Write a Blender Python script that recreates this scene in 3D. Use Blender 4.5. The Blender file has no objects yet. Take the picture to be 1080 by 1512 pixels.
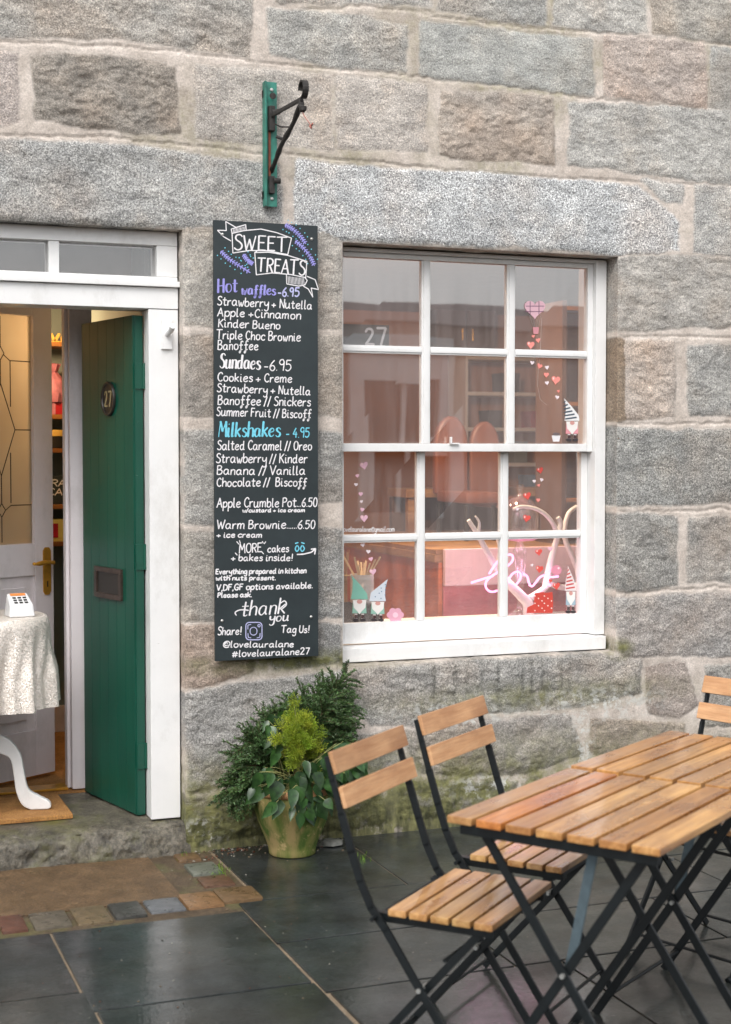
import bpy, bmesh, math, random
import numpy as np
from mathutils import Vector, Matrix

# ------------------------------------------------------------------ camera, world, sun, exposure
S = bpy.context.scene
F, CX, CY, HZ, CAM_H = 2200.0, 540.0, 756.0, 668.0, 1.55      # focal length in photo pixels, horizon row, eye height
TH, YAW = math.atan((CY - HZ) / F), math.atan(2200 / 5800.)
FW = np.array([math.sin(YAW) * math.cos(TH), math.cos(YAW) * math.cos(TH), -math.sin(TH)])
RT = np.array([math.cos(YAW), -math.sin(YAW), 0.0]); UP = np.cross(RT, FW)
CAM = np.array([0.0, -5.610, CAM_H])
cam = bpy.data.cameras.new("camera"); co = bpy.data.objects.new("camera", cam); S.collection.objects.link(co)
cam.sensor_fit = 'VERTICAL'; cam.sensor_height = 36.0; cam.lens = F / 1512 * 36
cam.clip_start = 0.05; cam.clip_end = 600
co.location = CAM
co.rotation_euler = Matrix((RT, UP, -FW)).transposed().to_euler()
cam.dof.use_dof = True; cam.dof.focus_distance = 5.95; cam.dof.aperture_fstop = 3.6
S.camera = co

EL, AZ = math.radians(52), math.radians(215)                   # overcast: high soft sun behind and left of the camera
W = bpy.data.worlds.new("World"); S.world = W; W.use_nodes = True
nt = W.node_tree; nt.nodes.clear()
sky = nt.nodes.new('ShaderNodeTexSky'); sky.sky_type = 'NISHITA'; sky.sun_disc = False
sky.sun_elevation = EL; sky.sun_rotation = AZ; sky.dust_density = 4.0; sky.air_density = 1.0
hs = nt.nodes.new('ShaderNodeHueSaturation'); hs.inputs['Saturation'].default_value = 0.22
bg = nt.nodes.new('ShaderNodeBackground'); bg.inputs['Strength'].default_value = 0.15
wo = nt.nodes.new('ShaderNodeOutputWorld')
nt.links.new(sky.outputs[0], hs.inputs['Color']); nt.links.new(hs.outputs[0], bg.inputs['Color']); nt.links.new(bg.outputs[0], wo.inputs['Surface'])
sl = bpy.data.lights.new("sun", 'SUN'); sl.energy = 0.55; sl.angle = math.radians(40); sl.color = (1.0, 0.97, 0.93)
so = bpy.data.objects.new("sun", sl); S.collection.objects.link(so)
sd = Vector((math.sin(AZ) * math.cos(EL), math.cos(AZ) * math.cos(EL), math.sin(EL)))
so.rotation_euler = sd.to_track_quat('Z', 'Y').to_euler(); so.location = (0, -6, 12)
S.view_settings.view_transform = 'Standard'; S.view_settings.look = 'None'
S.view_settings.exposure = 0.93; S.view_settings.gamma = 1.0
S.cycles.use_denoising = True
S.cycles.max_bounces = 10; S.cycles.transparent_max_bounces = 16; S.cycles.caustics_reflective = False; S.cycles.caustics_refractive = False

def ray(u, v): return FW * F + RT * (u - CX) + UP * (CY - v)
def atY(u, v, Y=0.0):
    r = ray(u, v); return CAM + r * ((Y - CAM[1]) / r[1])
def atZ(u, v, Z=0.0):
    r = ray(u, v); return CAM + r * ((Z - CAM[2]) / r[2])
def atX(u, v, X):
    r = ray(u, v); return CAM + r * ((X - CAM[0]) / r[0])
def wall_xz(u, v, Y=0.0):
    p = atY(u, v, Y); return float(p[0]), float(p[2])
def lin(c):
    if isinstance(c, str): c = tuple(int(c[i:i + 2], 16) / 255 for i in (0, 2, 4))
    return tuple(x / 12.92 if x <= .04045 else ((x + .055) / 1.055) ** 2.4 for x in c)

# ------------------------------------------------------------------ materials
class NT:
    def __init__(s, name):
        s.m = bpy.data.materials.new(name); s.m.use_nodes = True; s.t = s.m.node_tree; s.t.nodes.clear()
        s.out = s.t.nodes.new('ShaderNodeOutputMaterial'); s.tc = None
    def n(s, ty, ins=None, **kw):
        nd = s.t.nodes.new('ShaderNode' + ty)
        for k, v in kw.items(): setattr(nd, k, v)
        for k, v in (ins or {}).items(): s.put(nd, k, v)
        return nd
    def put(s, nd, k, v):
        sock = nd.inputs[k]
        if isinstance(v, bpy.types.NodeSocket): s.t.links.new(v, sock)
        elif isinstance(v, tuple) and len(v) == 3 and sock.type == 'RGBA': sock.default_value = (*v, 1)
        else: sock.default_value = v
    def obj(s, scale=(1, 1, 1)):
        if s.tc is None: s.tc = s.n('TexCoord').outputs['Object']
        return s.n('Mapping', {'Vector': s.tc, 'Scale': scale}).outputs[0]
    def noise(s, scale, detail=4, rough=.55, vec=None, dist=0.0):
        return s.n('TexNoise', {'Vector': vec or s.obj(), 'Scale': float(scale), 'Detail': float(detail), 'Roughness': rough, 'Distortion': dist}).outputs[0]
    def ramp(s, fac, a, b, ca=(0, 0, 0), cb=(1, 1, 1)):
        r = s.n('ValToRGB', {'Fac': fac}); e = r.color_ramp.elements
        e[0].position = a; e[1].position = b; e[0].color = (*ca, 1); e[1].color = (*cb, 1); return r.outputs[0]
    def mix(s, fac, a, b, mode='MIX'):
        m = s.n('Mix', data_type='RGBA', blend_type=mode)
        s.put(m, 0, fac); s.put(m, 6, a); s.put(m, 7, b); return m.outputs[2]
    def math(s, op, a, b=0.0):
        m = s.n('Math', operation=op); s.put(m, 0, a); s.put(m, 1, b); return m.outputs[0]
    def attr(s, name, out='Color'): return s.n('Attribute', attribute_name=name).outputs[out]
    def bump(s, h, strength, dist=.01, normal=None):
        i = {'Height': h, 'Strength': strength, 'Distance': dist}
        if normal: i['Normal'] = normal
        return s.n('Bump', i).outputs[0]
    def pbr(s, col, rough=.6, normal=None, **kw):
        i = {'Base Color': col, 'Roughness': rough}
        if normal: i['Normal'] = normal
        for k, v in kw.items(): i[k.replace('_', ' ')] = v
        p = s.n('BsdfPrincipled', i); s.t.links.new(p.outputs[0], s.out.inputs[0]); return s.m
    def surf(s, sh): s.t.links.new(sh, s.out.inputs[0]); return s.m

def plain(name, col, rough=.6, var=.12, scale=14, bump=.15, bscale=90, **kw):
    t = NT(name); c = lin(col)
    nz = t.ramp(t.noise(scale, 5), .3, .7, tuple(x * (1 - var) for x in c), tuple(min(1, x * (1 + var)) for x in c))
    return t.pbr(nz, t.math('MULTIPLY_ADD', t.noise(scale * 2, 3), .12) if False else rough, t.bump(t.noise(bscale, 4), bump, .002), **kw)

M = {}
def wall_mat():
    t = NT('granite_masonry')
    col, msk = t.attr('col'), t.n('Attribute', attribute_name='msk')
    sep = t.n('SeparateColor', {'Color': msk.outputs['Color']}); st, moss, white = sep.outputs[0], sep.outputs[1], sep.outputs[2]
    dark = msk.outputs['Alpha']; spk = t.attr('spk', 'Fac')
    # granite grain: dark mica flecks, pale feldspar, broader blotches
    g1 = t.ramp(t.noise(150, 3, .65), .36, .66, (.34, .34, .35), (1.6, 1.59, 1.57))
    g2 = t.ramp(t.noise(330, 2, .6), .38, .64, (.5, .5, .5), (1.4, 1.4, 1.4))
    g = t.mix(1.0, g1, g2, 'MULTIPLY')
    grain = t.mix(spk, (1, 1, 1), g)
    blot = t.ramp(t.noise(9, 7, .65), .3, .72, (.90, .92, .94), (1.52, 1.53, 1.53))
    warm = t.ramp(t.noise(4.3, 5, .6), .5, .75, (1, 1, 1), (1.06, .98, .91))
    stone = t.mix(1.0, t.mix(1.0, t.mix(1.0, col, grain, 'MULTIPLY'), blot, 'MULTIPLY'), warm, 'MULTIPLY')
    pit = t.mix(1.0, t.ramp(t.noise(46, 6, .78), .29, .40, (.5, .48, .46), (1, 1, 1)), t.ramp(t.noise(17, 8, .75, t.obj((.7, 1, 1.6)), .8), .30, .37, (.45, .43, .4), (1, 1, 1)), 'MULTIPLY')
    stone = t.mix(1.0, stone, pit, 'MULTIPLY')
    mn = t.ramp(t.noise(6, 6, .6), .3, .72, lin('b2a79d'), lin('d8cec5'))
    mn2 = t.mix(1.0, t.ramp(t.noise(140, 4, .7), .3, .7, (.72, .72, .72), (1.2, 1.2, 1.2)), t.ramp(t.noise(22, 8, .75), .3, .62, (.8, .79, .77), (1.08, 1.08, 1.08)), 'MULTIPLY')
    mort = t.mix(1.0, mn, mn2, 'MULTIPLY')
    base = t.mix(st, mort, stone)
    mo = t.math('MINIMUM', t.math('MULTIPLY', t.math('MULTIPLY', moss, 1.5), t.ramp(t.noise(13, 8, .7), .30, .56)), .92)
    mcol = t.ramp(t.noise(30, 5), .3, .7, lin('4c4e2c'), lin('84834e'))
    base = t.mix(mo, base, mcol)
    wh = t.math('MULTIPLY', white, t.ramp(t.noise(24, 8, .72), .5, .56))
    base = t.mix(wh, base, lin('c4c4be'))
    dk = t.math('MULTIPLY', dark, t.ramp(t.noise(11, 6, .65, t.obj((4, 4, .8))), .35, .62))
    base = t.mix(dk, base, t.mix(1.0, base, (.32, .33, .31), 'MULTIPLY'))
    rg = t.n('TexNoise', {'Vector': t.obj(), 'Scale': 11.0, 'Detail': 9.0, 'Roughness': .62, 'Distortion': .4}, noise_type='RIDGED_MULTIFRACTAL'); rg.inputs['Offset'].default_value = .9; rg.inputs['Gain'].default_value = 1.6
    h = t.math('ADD', t.math('ADD', t.noise(95, 8, .75), t.math('MULTIPLY', t.noise(240, 3, .6), .4)), t.math('MULTIPLY', rg.outputs[0], -.22))
    crk = t.ramp(rg.outputs[0], 1.25, 2.2, (1, 1, 1), (.62, .61, .60)) if False else None
    hs_ = t.math('MULTIPLY', h, t.math('MULTIPLY_ADD', st, .8, ))
    ad = t.math('MULTIPLY', h, t.math('ADD', t.math('MULTIPLY', st, .75), .25))
    return t.pbr(base, .88, t.bump(ad, .85, .010))
M['wall'] = wall_mat()

def wood_mat(name, a, b, rough=.35, coat=.25, wet=True):
    t = NT(name); tint = t.attr('tint')
    v = t.obj((1.4, 22, 22))
    f = t.noise(3.2, 7, .62, v, .6)
    fine = t.noise(9, 3, .6, t.obj((2, 90, 90)))
    c = t.ramp(f, .28, .74, lin(a), lin(b))
    c = t.mix(1.0, c, t.ramp(fine, .3, .7, (.82, .8, .77), (1.1, 1.08, 1.05)), 'MULTIPLY')
    c = t.mix(1.0, c, tint, 'MULTIPLY')
    wet_ = t.noise(3.2, 5, .6, t.obj((1, 2.2, 2.2))); c = t.mix(1.0, c, t.ramp(wet_, .36, .62, (.60, .50, .42), (1, 1, 1)), 'MULTIPLY')
    knot = t.ramp(t.noise(5, 2, .5, t.obj((3, 9, 9))), .70, .78, (1, 1, 1), (.5, .38, .3))
    c = t.mix(1.0, c, knot, 'MULTIPLY')
    r = t.ramp(wet_, .36, .62, (rough - .16,) * 3, (rough + .22,) * 3)
    return t.pbr(c, r, t.bump(fine, .18, .0015), Coat_Weight=coat, Coat_Roughness=.10, Coat_Normal=t.bump(t.noise(40, 3), .12, .002))
M['acacia'] = wood_mat('oiled_acacia', 'a0703a', 'dfb880', .30, .8)
M['back_wood'] = wood_mat('dry_acacia', 'b98a62', 'dab48e', .5, .05)
M['iron'] = plain('black_painted_steel', '0f1416', .42, .3, 30, .2, 120, Specular_IOR_Level=.4)
def paint(name, c):
    t = NT(name); k = lin(c)
    base = t.ramp(t.noise(6, 6, .65), .3, .7, tuple(x * .93 for x in k), k)
    gr = t.math('MULTIPLY', t.ramp(t.noise(5, 8, .75, t.obj((1, 1, .6))), .52, .72), .30)
    base = t.mix(gr, base, lin('9a958a'))
    chip = t.ramp(t.noise(34, 7, .78), .70, .715)
    base = t.mix(t.math('MULTIPLY', chip, .8), base, lin('8f8676'))
    br_ = t.bump(t.noise(5, 4, .6, t.obj((40, 40, 1.6))), .16, .002)
    return t.pbr(base, t.ramp(t.noise(12, 4), .3, .7, (.3,) * 3, (.5,) * 3), t.bump(t.noise(50, 4), .1, .002, br_))
M['white'] = paint('white_gloss_paint', 'e6e6e5'); M['warm_white'] = paint('pinkish_white_paint', 'ebe4e6')
M['black_dark'] = plain('dark_metal', '2a2622', .4)
M['brass'] = plain('aged_brass', 'd29c3c', .28, .2, 30, .1, Metallic=.55)
M['bronze'] = plain('bronze', '5c4f48', .38, .25, 30, .1, Metallic=.7)
M['steel'] = plain('bright_screw', 'b4b4b0', .35, .2, 60, .1, Metallic=.7)
M['teal'] = plain('weathered_teal_paint', '2f7466', .45, .35, 26, .35, 60)
M['rustiron'] = plain('rusted_black_iron', '2a2725', .7, .6, 55, .6, 80)
M['rope'] = plain('red_string', 'a5675c', .8)
def green_door():
    t = NT('green_door_paint')
    c = t.ramp(t.noise(5, 6, .6, t.obj((1, 1, .35))), .3, .7, lin('0b4134'), lin('115240'))
    chip = t.ramp(t.noise(38, 6, .78), .685, .70)
    c = t.mix(chip, c, lin('9fb0a4'))
    return t.pbr(c, .3, t.bump(t.noise(60, 4, .6, t.obj((1, 1, .2))), .12, .002))
M['green'] = green_door()
def board_mat():
    t = NT('blackboard')
    c = t.ramp(t.noise(6, 7, .65), .3, .72, lin('1d2629'), lin('2a3437'))
    return t.pbr(c, .55, t.bump(t.noise(120, 3), .08, .001))
M['board'] = board_mat()
def chalk(name, c):
    t = NT(name); k = lin(c)
    return t.pbr(t.ramp(t.noise(90, 4), .3, .6, tuple(x * .82 for x in k), k), .8)
M['ch_white'] = chalk('white_chalk_pen', 'e6e4e6'); M['ch_purple'] = chalk('lilac_chalk_pen', '9a97dc'); M['ch_cyan'] = chalk('cyan_chalk_pen', '74cbe0')
M['ch_pale'] = chalk('pale_chalk_pen', 'bdbfe6')

def glass_mat(name, tint=(1, 1, 1), mult=1.0, dirt_haze=.035):
    t = NT(name)
    ge = t.n('NewGeometry'); c = t.math('ABSOLUTE', t.n('VectorMath', {0: ge.outputs['Normal'], 1: ge.outputs['Incoming']}, operation='DOT_PRODUCT').outputs['Value'])
    fr = t.math('MULTIPLY_ADD', t.math('POWER', t.math('SUBTRACT', 1.0, c), 5.0), .96); fr.node.inputs[2].default_value = .042
    fr = t.math('MINIMUM', t.math('MULTIPLY', fr, 7.5 * mult), 1.0)
    wav = t.bump(t.noise(2.2, 1, .4), .035, .02)
    gl = t.n('BsdfGlossy', {'Color': (1, 1, 1), 'Roughness': .012, 'Normal': wav}).outputs[0]
    tr = t.n('BsdfTransparent', {'Color': tint}).outputs[0]
    df = t.n('BsdfDiffuse', {'Color': (.85, .75, .73)}).outputs[0]  # window dirt, with a pale sky-reflection veil put into its pinkish colour
    a = t.n('MixShader', {0: t.math('MULTIPLY', t.noise(4, 6, .7, t.obj((7, 7, .8))), dirt_haze * 2), 1: tr, 2: df}).outputs[0]
    b = t.n('MixShader', {0: fr, 1: a, 2: gl}).outputs[0]
    return t.surf(b)
M['glass'] = glass_mat('old_window_glass', dirt_haze=.14); M['fan_glass'] = glass_mat('fanlight_glass', mult=.32, dirt_haze=.03); M['clear'] = glass_mat('clear_glass', (.97, .97, .98), .5, .02)
def frosted():
    t = NT('etched_glass')
    c = t.ramp(t.noise(3, 3), .3, .7, lin('ddd3c4'), lin('ece6da'))
    tl = t.n('BsdfTranslucent', {'Color': c}).outputs[0]; df = t.n('BsdfPrincipled', {'Base Color': lin('d2c8b6'), 'Roughness': .25}).outputs[0]
    tr = t.n('BsdfTransparent', {}).outputs[0]
    a = t.n('MixShader', {0: .22, 1: tl, 2: df}).outputs[0]
    return t.surf(t.n('MixShader', {0: .12, 1: a, 2: tr}).outputs[0])
M['frosted'] = frosted()
def emit(name, c, s):
    t = NT(name); return t.surf(t.n('Emission', {'Color': lin(c), 'Strength': s}).outputs[0])
M['neon'] = emit('pink_neon', 'ff9ad6', 2.3)
M['bulb'] = emit('warm_bulb', 'ffcf8a', 12.0)

def slab_mat():
    t = NT('wet_caithness_slab'); tint = t.attr('tint')
    n1 = t.noise(5.5, 7, .62)
    c = t.ramp(n1, .3, .72, lin('141718'), lin('343a3b'))
    brown = t.ramp(t.noise(2.1, 5, .6), .45, .7)
    c = t.mix(t.math('MULTIPLY', brown, .3), c, lin('3f3d36'))
    c = t.mix(1.0, c, t.ramp(t.noise(90, 4, .7), .32, .68, (.5, .5, .5), (1.5, 1.5, 1.5)), 'MULTIPLY')
    c = t.mix(1.0, c, tint, 'MULTIPLY')
    fleck = t.ramp(t.noise(62, 2, .5), .74, .765)
    c = t.mix(t.math('MULTIPLY', fleck, .5), c, lin('b0ac9c'))
    r = t.ramp(t.noise(7, 7, .66), .32, .66, (.34,) * 3, (.6,) * 3)
    b1 = t.bump(t.noise(75, 7, .75), .5, .005)
    cn = t.bump(t.noise(58, 4, .6), .22, .004)
    return t.pbr(c, r, b1, Specular_IOR_Level=.25, Coat_Weight=t.ramp(t.noise(3.1, 6, .62), .34, .60, (.5,) * 3), Coat_Roughness=.05, Coat_Normal=cn)
M['slab'] = slab_mat()
def grit(name, a, b, wet=.5, bs=.5, green=False, sc=190):
    t = NT(name)
    c = t.ramp(t.noise(9, 8, .7), .3, .72, lin(a), lin(b))
    c = t.mix(1.0, c, t.ramp(t.noise(sc, 4, .75), .34, .66, (.5, .5, .5), (1.55, 1.5, 1.42)), 'MULTIPLY')
    if green: c = t.mix(t.ramp(t.noise(3.5, 7, .7), .5, .66), c, lin('5c5c36'))
    return t.pbr(c, t.ramp(t.noise(6, 4), .3, .7, (wet - .2,) * 3, (wet + .2,) * 3), t.bump(t.noise(120, 5, .7), bs, .005))
M['joint'] = grit('joint_mortar', '5c5347', '93836f')
M['road'] = grit('wet_street', '3a3a38', '5a5853', .35, .3)
M['brownpath'] = grit('brown_aggregate', '4b3c2b', '6e5942', .45, .8, False, 95)
M['step'] = grit('rough_granite_step', '302e2a', '736e62', .5, 1.0, True, 80)
def sett_mat():
    t = NT('sett_stone'); c = t.mix(1.0, t.attr('tint'), t.ramp(t.noise(40, 6, .7), .3, .7, (.35, .36, .37), (.85, .84, .84)), 'MULTIPLY')
    return t.pbr(c, t.ramp(t.noise(20, 4), .3, .7, (.2,) * 3, (.5,) * 3), t.bump(t.noise(70, 5, .65), .4, .006))
M['sett'] = sett_mat()
def pot_mat():
    t = NT('mossy_terracotta')
    v = t.obj((1.6, 1.6, .5))
    c = t.ramp(t.noise(5, 7, .62, v), .38, .62, lin('a18d60'), lin('6d7a3c'))
    c = t.mix(t.ramp(t.noise(7, 6, .65, t.obj((2.4, 2.4, .35))), .44, .6), c, lin('4f6630'))
    c = t.mix(t.ramp(t.noise(20, 6, .7), .58, .7), c, lin('c0a878'))
    return t.pbr(c, .85, t.bump(t.noise(60, 5), .3, .004), Specular_IOR_Level=.2)
M['pot'] = pot_mat()
M['rim'] = plain('bare_terracotta', 'b08358', .75, .25, 18, .4)
M['soil'] = grit('soil', '2c2118', '453424', .9, .8)
def leaf_mat(name, a, b, rough, tl=.25):
    t = NT(name); tint = t.attr('tint')
    c = t.mix(1.0, t.ramp(t.noise(40, 3), .3, .7, lin(a), lin(b)), tint, 'MULTIPLY')
    p = t.n('BsdfPrincipled', {'Base Color': c, 'Roughness': rough}).outputs[0]
    tr = t.n('BsdfTranslucent', {'Color': c}).outputs[0]
    return t.surf(t.n('MixShader', {0: tl, 1: p, 2: tr}).outputs[0])
M['spruce'] = leaf_mat('spruce_needles', '38502f', '5d784a', .45)
M['yellow'] = leaf_mat('golden_conifer', '86a030', 'b6c048', .7, .3)
M['ivy'] = leaf_mat('ivy_leaf', '182f16', '3a5a2e', .3, .12)
M['stem'] = plain('pale_stem', '8f8f5a', .6)
M['bark'] = plain('bark', '4a3a28', .9)
M['orange_wood'] = wood_mat('orange_plywood', 'c8642a', 'd97c3c', .45, .1)
M['amber_wood'] = wood_mat('amber_pine', '835423', 'ab7434', .45, .1)
M['counter_wood'] = wood_mat('counter_pine', '8a6440', 'b38a5c', .45, .1)
M['brown_wall'] = plain('brown_orange_wall', 'a06a48', .8, .12, 3)
M['dark_brown'] = plain('dark_brown_stain', '4a3226', .6)
M['chair_brown'] = plain('brown_leatherette', '6e3f2c', .5)
M['teal_wall'] = plain('grey_teal_wall', '7b8a8c', .8, .06, 3)
M['cream'] = plain('cream_plaster', 'b8a894', .85, .06, 3)
M['floor_wood'] = wood_mat('floor_boards', '6a4a30', '8f6a46', .45, .1)
M['mat'] = grit('coir', '8d6234', 'b4864e', .95, 1.0)
M['ceramic'] = plain('white_ceramic', 'dedede', .25, .03)
M['pinkw'] = plain('pale_pink_board', 'd8b9c6', .5, .04); M['salmon'] = plain('salmon_board', 'c9717a', .5, .05)
M['birch'] = plain('birch_stick', 'd3b78c', .7, .15); M['straw'] = plain('straw', 'b29560', .8, .2)
M['branch'] = plain('white_painted_branch', 'e4e0de', .6, .1, 20, .4, 70)
M['yellow_tub'] = plain('yellow_card', 'cdbf6a', .5); M['blue_tub'] = plain('blue_card', '5f86ac', .5)
M['red'] = plain('red_foil', 'a01c28', .3, .3, 10); M['darkcard'] = plain('dark_card', '1d1a18', .6)
M['gold'] = plain('gold_lettering', 'd9b25c', .4, .1)
M['pinkfoil'] = plain('pink_wrap', 'b8788c', .25, .3, 20, .6, 40)
M['slate'] = plain('roof_slate', '4a4d52', .6, .2, 3)
M['harl'] = plain('harled_wall', 'b09c90', .9, .08, 3); M['white_harl'] = plain('pale_harl', 'c8bebb', .9, .05, 3)
M['dark_glass'] = plain('dark_window', '22272b', .1, .1)
M['grey_slat'] = plain('grey_slats', '7f8a90', .7)
def sequin():
    t = NT('champagne_sequins')
    v = t.n('TexVoronoi', {'Vector': t.obj(), 'Scale': 330.0})
    w = t.n('TexWhiteNoise', {'Vector': v.outputs['Color']}, noise_dimensions='3D')
    c = t.ramp(w.outputs['Value'], .0, 1., lin('d3c8bc'), lin('f2ebe2'))
    nm = t.n('VectorMath', {0: w.outputs['Color'], 1: (.5, .5, .5)}, operation='SUBTRACT').outputs[0]
    nm = t.n('VectorMath', {0: nm, 'Scale': .7}, operation='SCALE').outputs[0]
    g = t.n('NewGeometry').outputs['Normal']
    nn = t.n('VectorMath', {0: t.n('VectorMath', {0: g, 1: nm}, operation='ADD').outputs[0]}, operation='NORMALIZE').outputs[0]
    return t.pbr(c, .3, nn, Metallic=.2)
M['sequin'] = sequin()
STK = {}
def sticker(c):
    if c not in STK: STK[c] = plain('sticker_' + c, c, .4, .03, 20, .02)
    return STK[c]

# ------------------------------------------------------------------ object helpers
COL = S.collection
def tag(o, label=None, cat=None, group=None, kind=None):
    for k, v in (('label', label), ('category', cat), ('group', group), ('kind', kind)):
        if v: o[k] = v
    return o
def thing(name, label, cat, loc=(0, 0, 0), rz=0.0, group=None):
    o = bpy.data.objects.new(name, None); COL.objects.link(o); o.location = loc; o.rotation_euler = (0, 0, rz)
    o.empty_display_size = .05
    return tag(o, label, cat, group)
class MB:
    def __init__(s): s.v, s.f, s.t = [], [], []
    def add(s, vs, fs, tint=(1, 1, 1)):
        n = len(s.v); s.v += [tuple(map(float, p)) for p in vs]; s.t += [tint] * len(vs)
        s.f += [tuple(i + n for i in f) for f in fs]; return s
    def box(s, x0, x1, y0, y1, z0, z1, tint=(1, 1, 1), bev=0.0):
        if bev:
            bm = bmesh.new(); bmesh.ops.create_cube(bm, size=1)
            for v in bm.verts: v.co = ((x0 + x1) / 2 + v.co.x * (x1 - x0), (y0 + y1) / 2 + v.co.y * (y1 - y0), (z0 + z1) / 2 + v.co.z * (z1 - z0))
            bmesh.ops.bevel(bm, geom=bm.edges[:], offset=bev, segments=2, affect='EDGES', profile=.6)
            bm.verts.index_update(); s.add([v.co[:] for v in bm.verts], [[v.index for v in f.verts] for f in bm.faces], tint); bm.free(); return s
        return s.add([(x0, y0, z0), (x1, y0, z0), (x1, y1, z0), (x0, y1, z0), (x0, y0, z1), (x1, y0, z1), (x1, y1, z1), (x0, y1, z1)],
                     [(3, 2, 1, 0), (4, 5, 6, 7), (0, 1, 5, 4), (1, 2, 6, 5), (2, 3, 7, 6), (3, 0, 4, 7)], tint)
    def bar(s, p, q, w, t, side, tint=(1, 1, 1), bev=0.0):   # rectangular bar from p to q; w measured along side
        p, q, side = Vector(p), Vector(q), Vector(side); d = (q - p); L = d.length; d.normalize()
        sx = (side - d * side.dot(d)).normalized(); sy = d.cross(sx)
        b = MB().box(-w / 2, w / 2, -t / 2, t / 2, 0, L, bev=bev)
        return s.add([p + sx * a[0] + sy * a[1] + d * a[2] for a in b.v], b.f, tint)
    def tube(s, pts, r, n=8, tint=(1, 1, 1), cap=True):
        pts = [Vector(p) for p in pts]; m = len(pts); rr = r if isinstance(r, (list, tuple)) else [r] * m
        vs, fs = [], []; up = Vector((0, 0, 1)); prev = None
        for i, p in enumerate(pts):
            d = (pts[min(i + 1, m - 1)] - pts[max(i - 1, 0)]).normalized()
            a = prev if prev is not None else (Vector((1, 0, 0)) if abs(d.z) > .9 else up)
            a = (a - d * a.dot(d)).normalized(); prev = a; b = d.cross(a)
            for k in range(n):
                an = 2 * math.pi * k / n; vs.append(p + (a * math.cos(an) + b * math.sin(an)) * rr[i])
        for i in range(m - 1):
            for k in range(n): fs.append((i * n + k, i * n + (k + 1) % n, (i + 1) * n + (k + 1) % n, (i + 1) * n + k))
        if cap: fs += [tuple(range(n - 1, -1, -1)), tuple((m - 1) * n + k for k in range(n))]
        return s.add(vs, fs, tint)
    def lathe(s, prof, c=(0, 0, 0), n=48, tint=(1, 1, 1), fold=None):
        vs, fs = [], []
        for i, (r, z) in enumerate(prof):
            for k in range(n):
                a = 2 * math.pi * k / n; rr = r if fold is None else fold(r, z, a)
                vs.append((c[0] + rr * math.cos(a), c[1] + rr * math.sin(a), c[2] + z))
        for i in range(len(prof) - 1):
            for k in range(n): fs.append((i * n + k, i * n + (k + 1) % n, (i + 1) * n + (k + 1) % n, (i + 1) * n + k))
        if prof[0][0] > 1e-5: fs.append(tuple(range(n - 1, -1, -1)))
        if prof[-1][0] > 1e-5 and prof[-1][0] < 10 and fold is None: pass
        return s.add(vs, fs, tint)
    def prism(s, poly, y0, y1, tint=(1, 1, 1)):           # polygon in x,z extruded along y
        n = len(poly); a = sum(poly[i][0] * poly[(i + 1) % n][1] - poly[(i + 1) % n][0] * poly[i][1] for i in range(n))
        if a < 0: poly = poly[::-1]
        vs = [(x, y0, z) for x, z in poly] + [(x, y1, z) for x, z in poly]
        return s.add(vs, [tuple(range(n)), tuple(range(2 * n - 1, n - 1, -1))] + [(i + n, (i + 1) % n + n, (i + 1) % n, i) for i in range(n)], tint)
    def build(s, name, m, parent=None, smooth=None, loc=None, bevel=0.0):
        me = bpy.data.meshes.new(name); me.from_pydata(s.v, [], s.f); me.validate()
        if any(t != (1, 1, 1) for t in s.t) or m.name in ('wet_caithness_slab',) or m.node_tree.nodes.get('Attribute'):
            at = me.attributes.new('tint', 'FLOAT_COLOR', 'POINT')
            at.data.foreach_set('color', np.array([(*t, 1.0) for t in s.t], 'f').ravel())
        me.materials.append(m)
        if smooth: me.shade_smooth(); me.set_sharp_from_angle(angle=math.radians(max(smooth, 46)))
        o = bpy.data.objects.new(name, me); COL.objects.link(o)
        if parent: o.parent = parent
        if loc: o.location = loc
        if smooth and smooth <= 40: wn = o.modifiers.new('weighted', 'WEIGHTED_NORMAL'); wn.keep_sharp = True; wn.weight = 50
        if bevel:
            b = o.modifiers.new('bevel', 'BEVEL'); b.width = bevel; b.segments = 2; b.limit_method = 'ANGLE'; b.angle_limit = math.radians(40)
        return o
def cr(pts, n=6):
    if len(pts) < 3: return pts
    out = []; P = [pts[0]] + pts + [pts[-1]]
    if pts[0] == pts[-1]: P = [pts[-2]] + pts + [pts[1]]
    for i in range(1, len(P) - 2):
        p0, p1, p2, p3 = [np.array(q, float) for q in P[i - 1:i + 3]]
        for k in range(n):
            t = k / n; out.append(tuple(.5 * ((2 * p1) + (p2 - p0) * t + (2 * p0 - 5 * p1 + 4 * p2 - p3) * t * t + (3 * p1 - p0 - 3 * p2 + p3) * t ** 3)))
    out.append(tuple(pts[-1])); return out
def rv(a, b): return random.uniform(a, b)
def wt(lo=.8, hi=1.12, warm=.06):
    k = rv(lo, hi); w = rv(-warm, warm); return (k * (1 + w), k, k * (1 - w))

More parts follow.
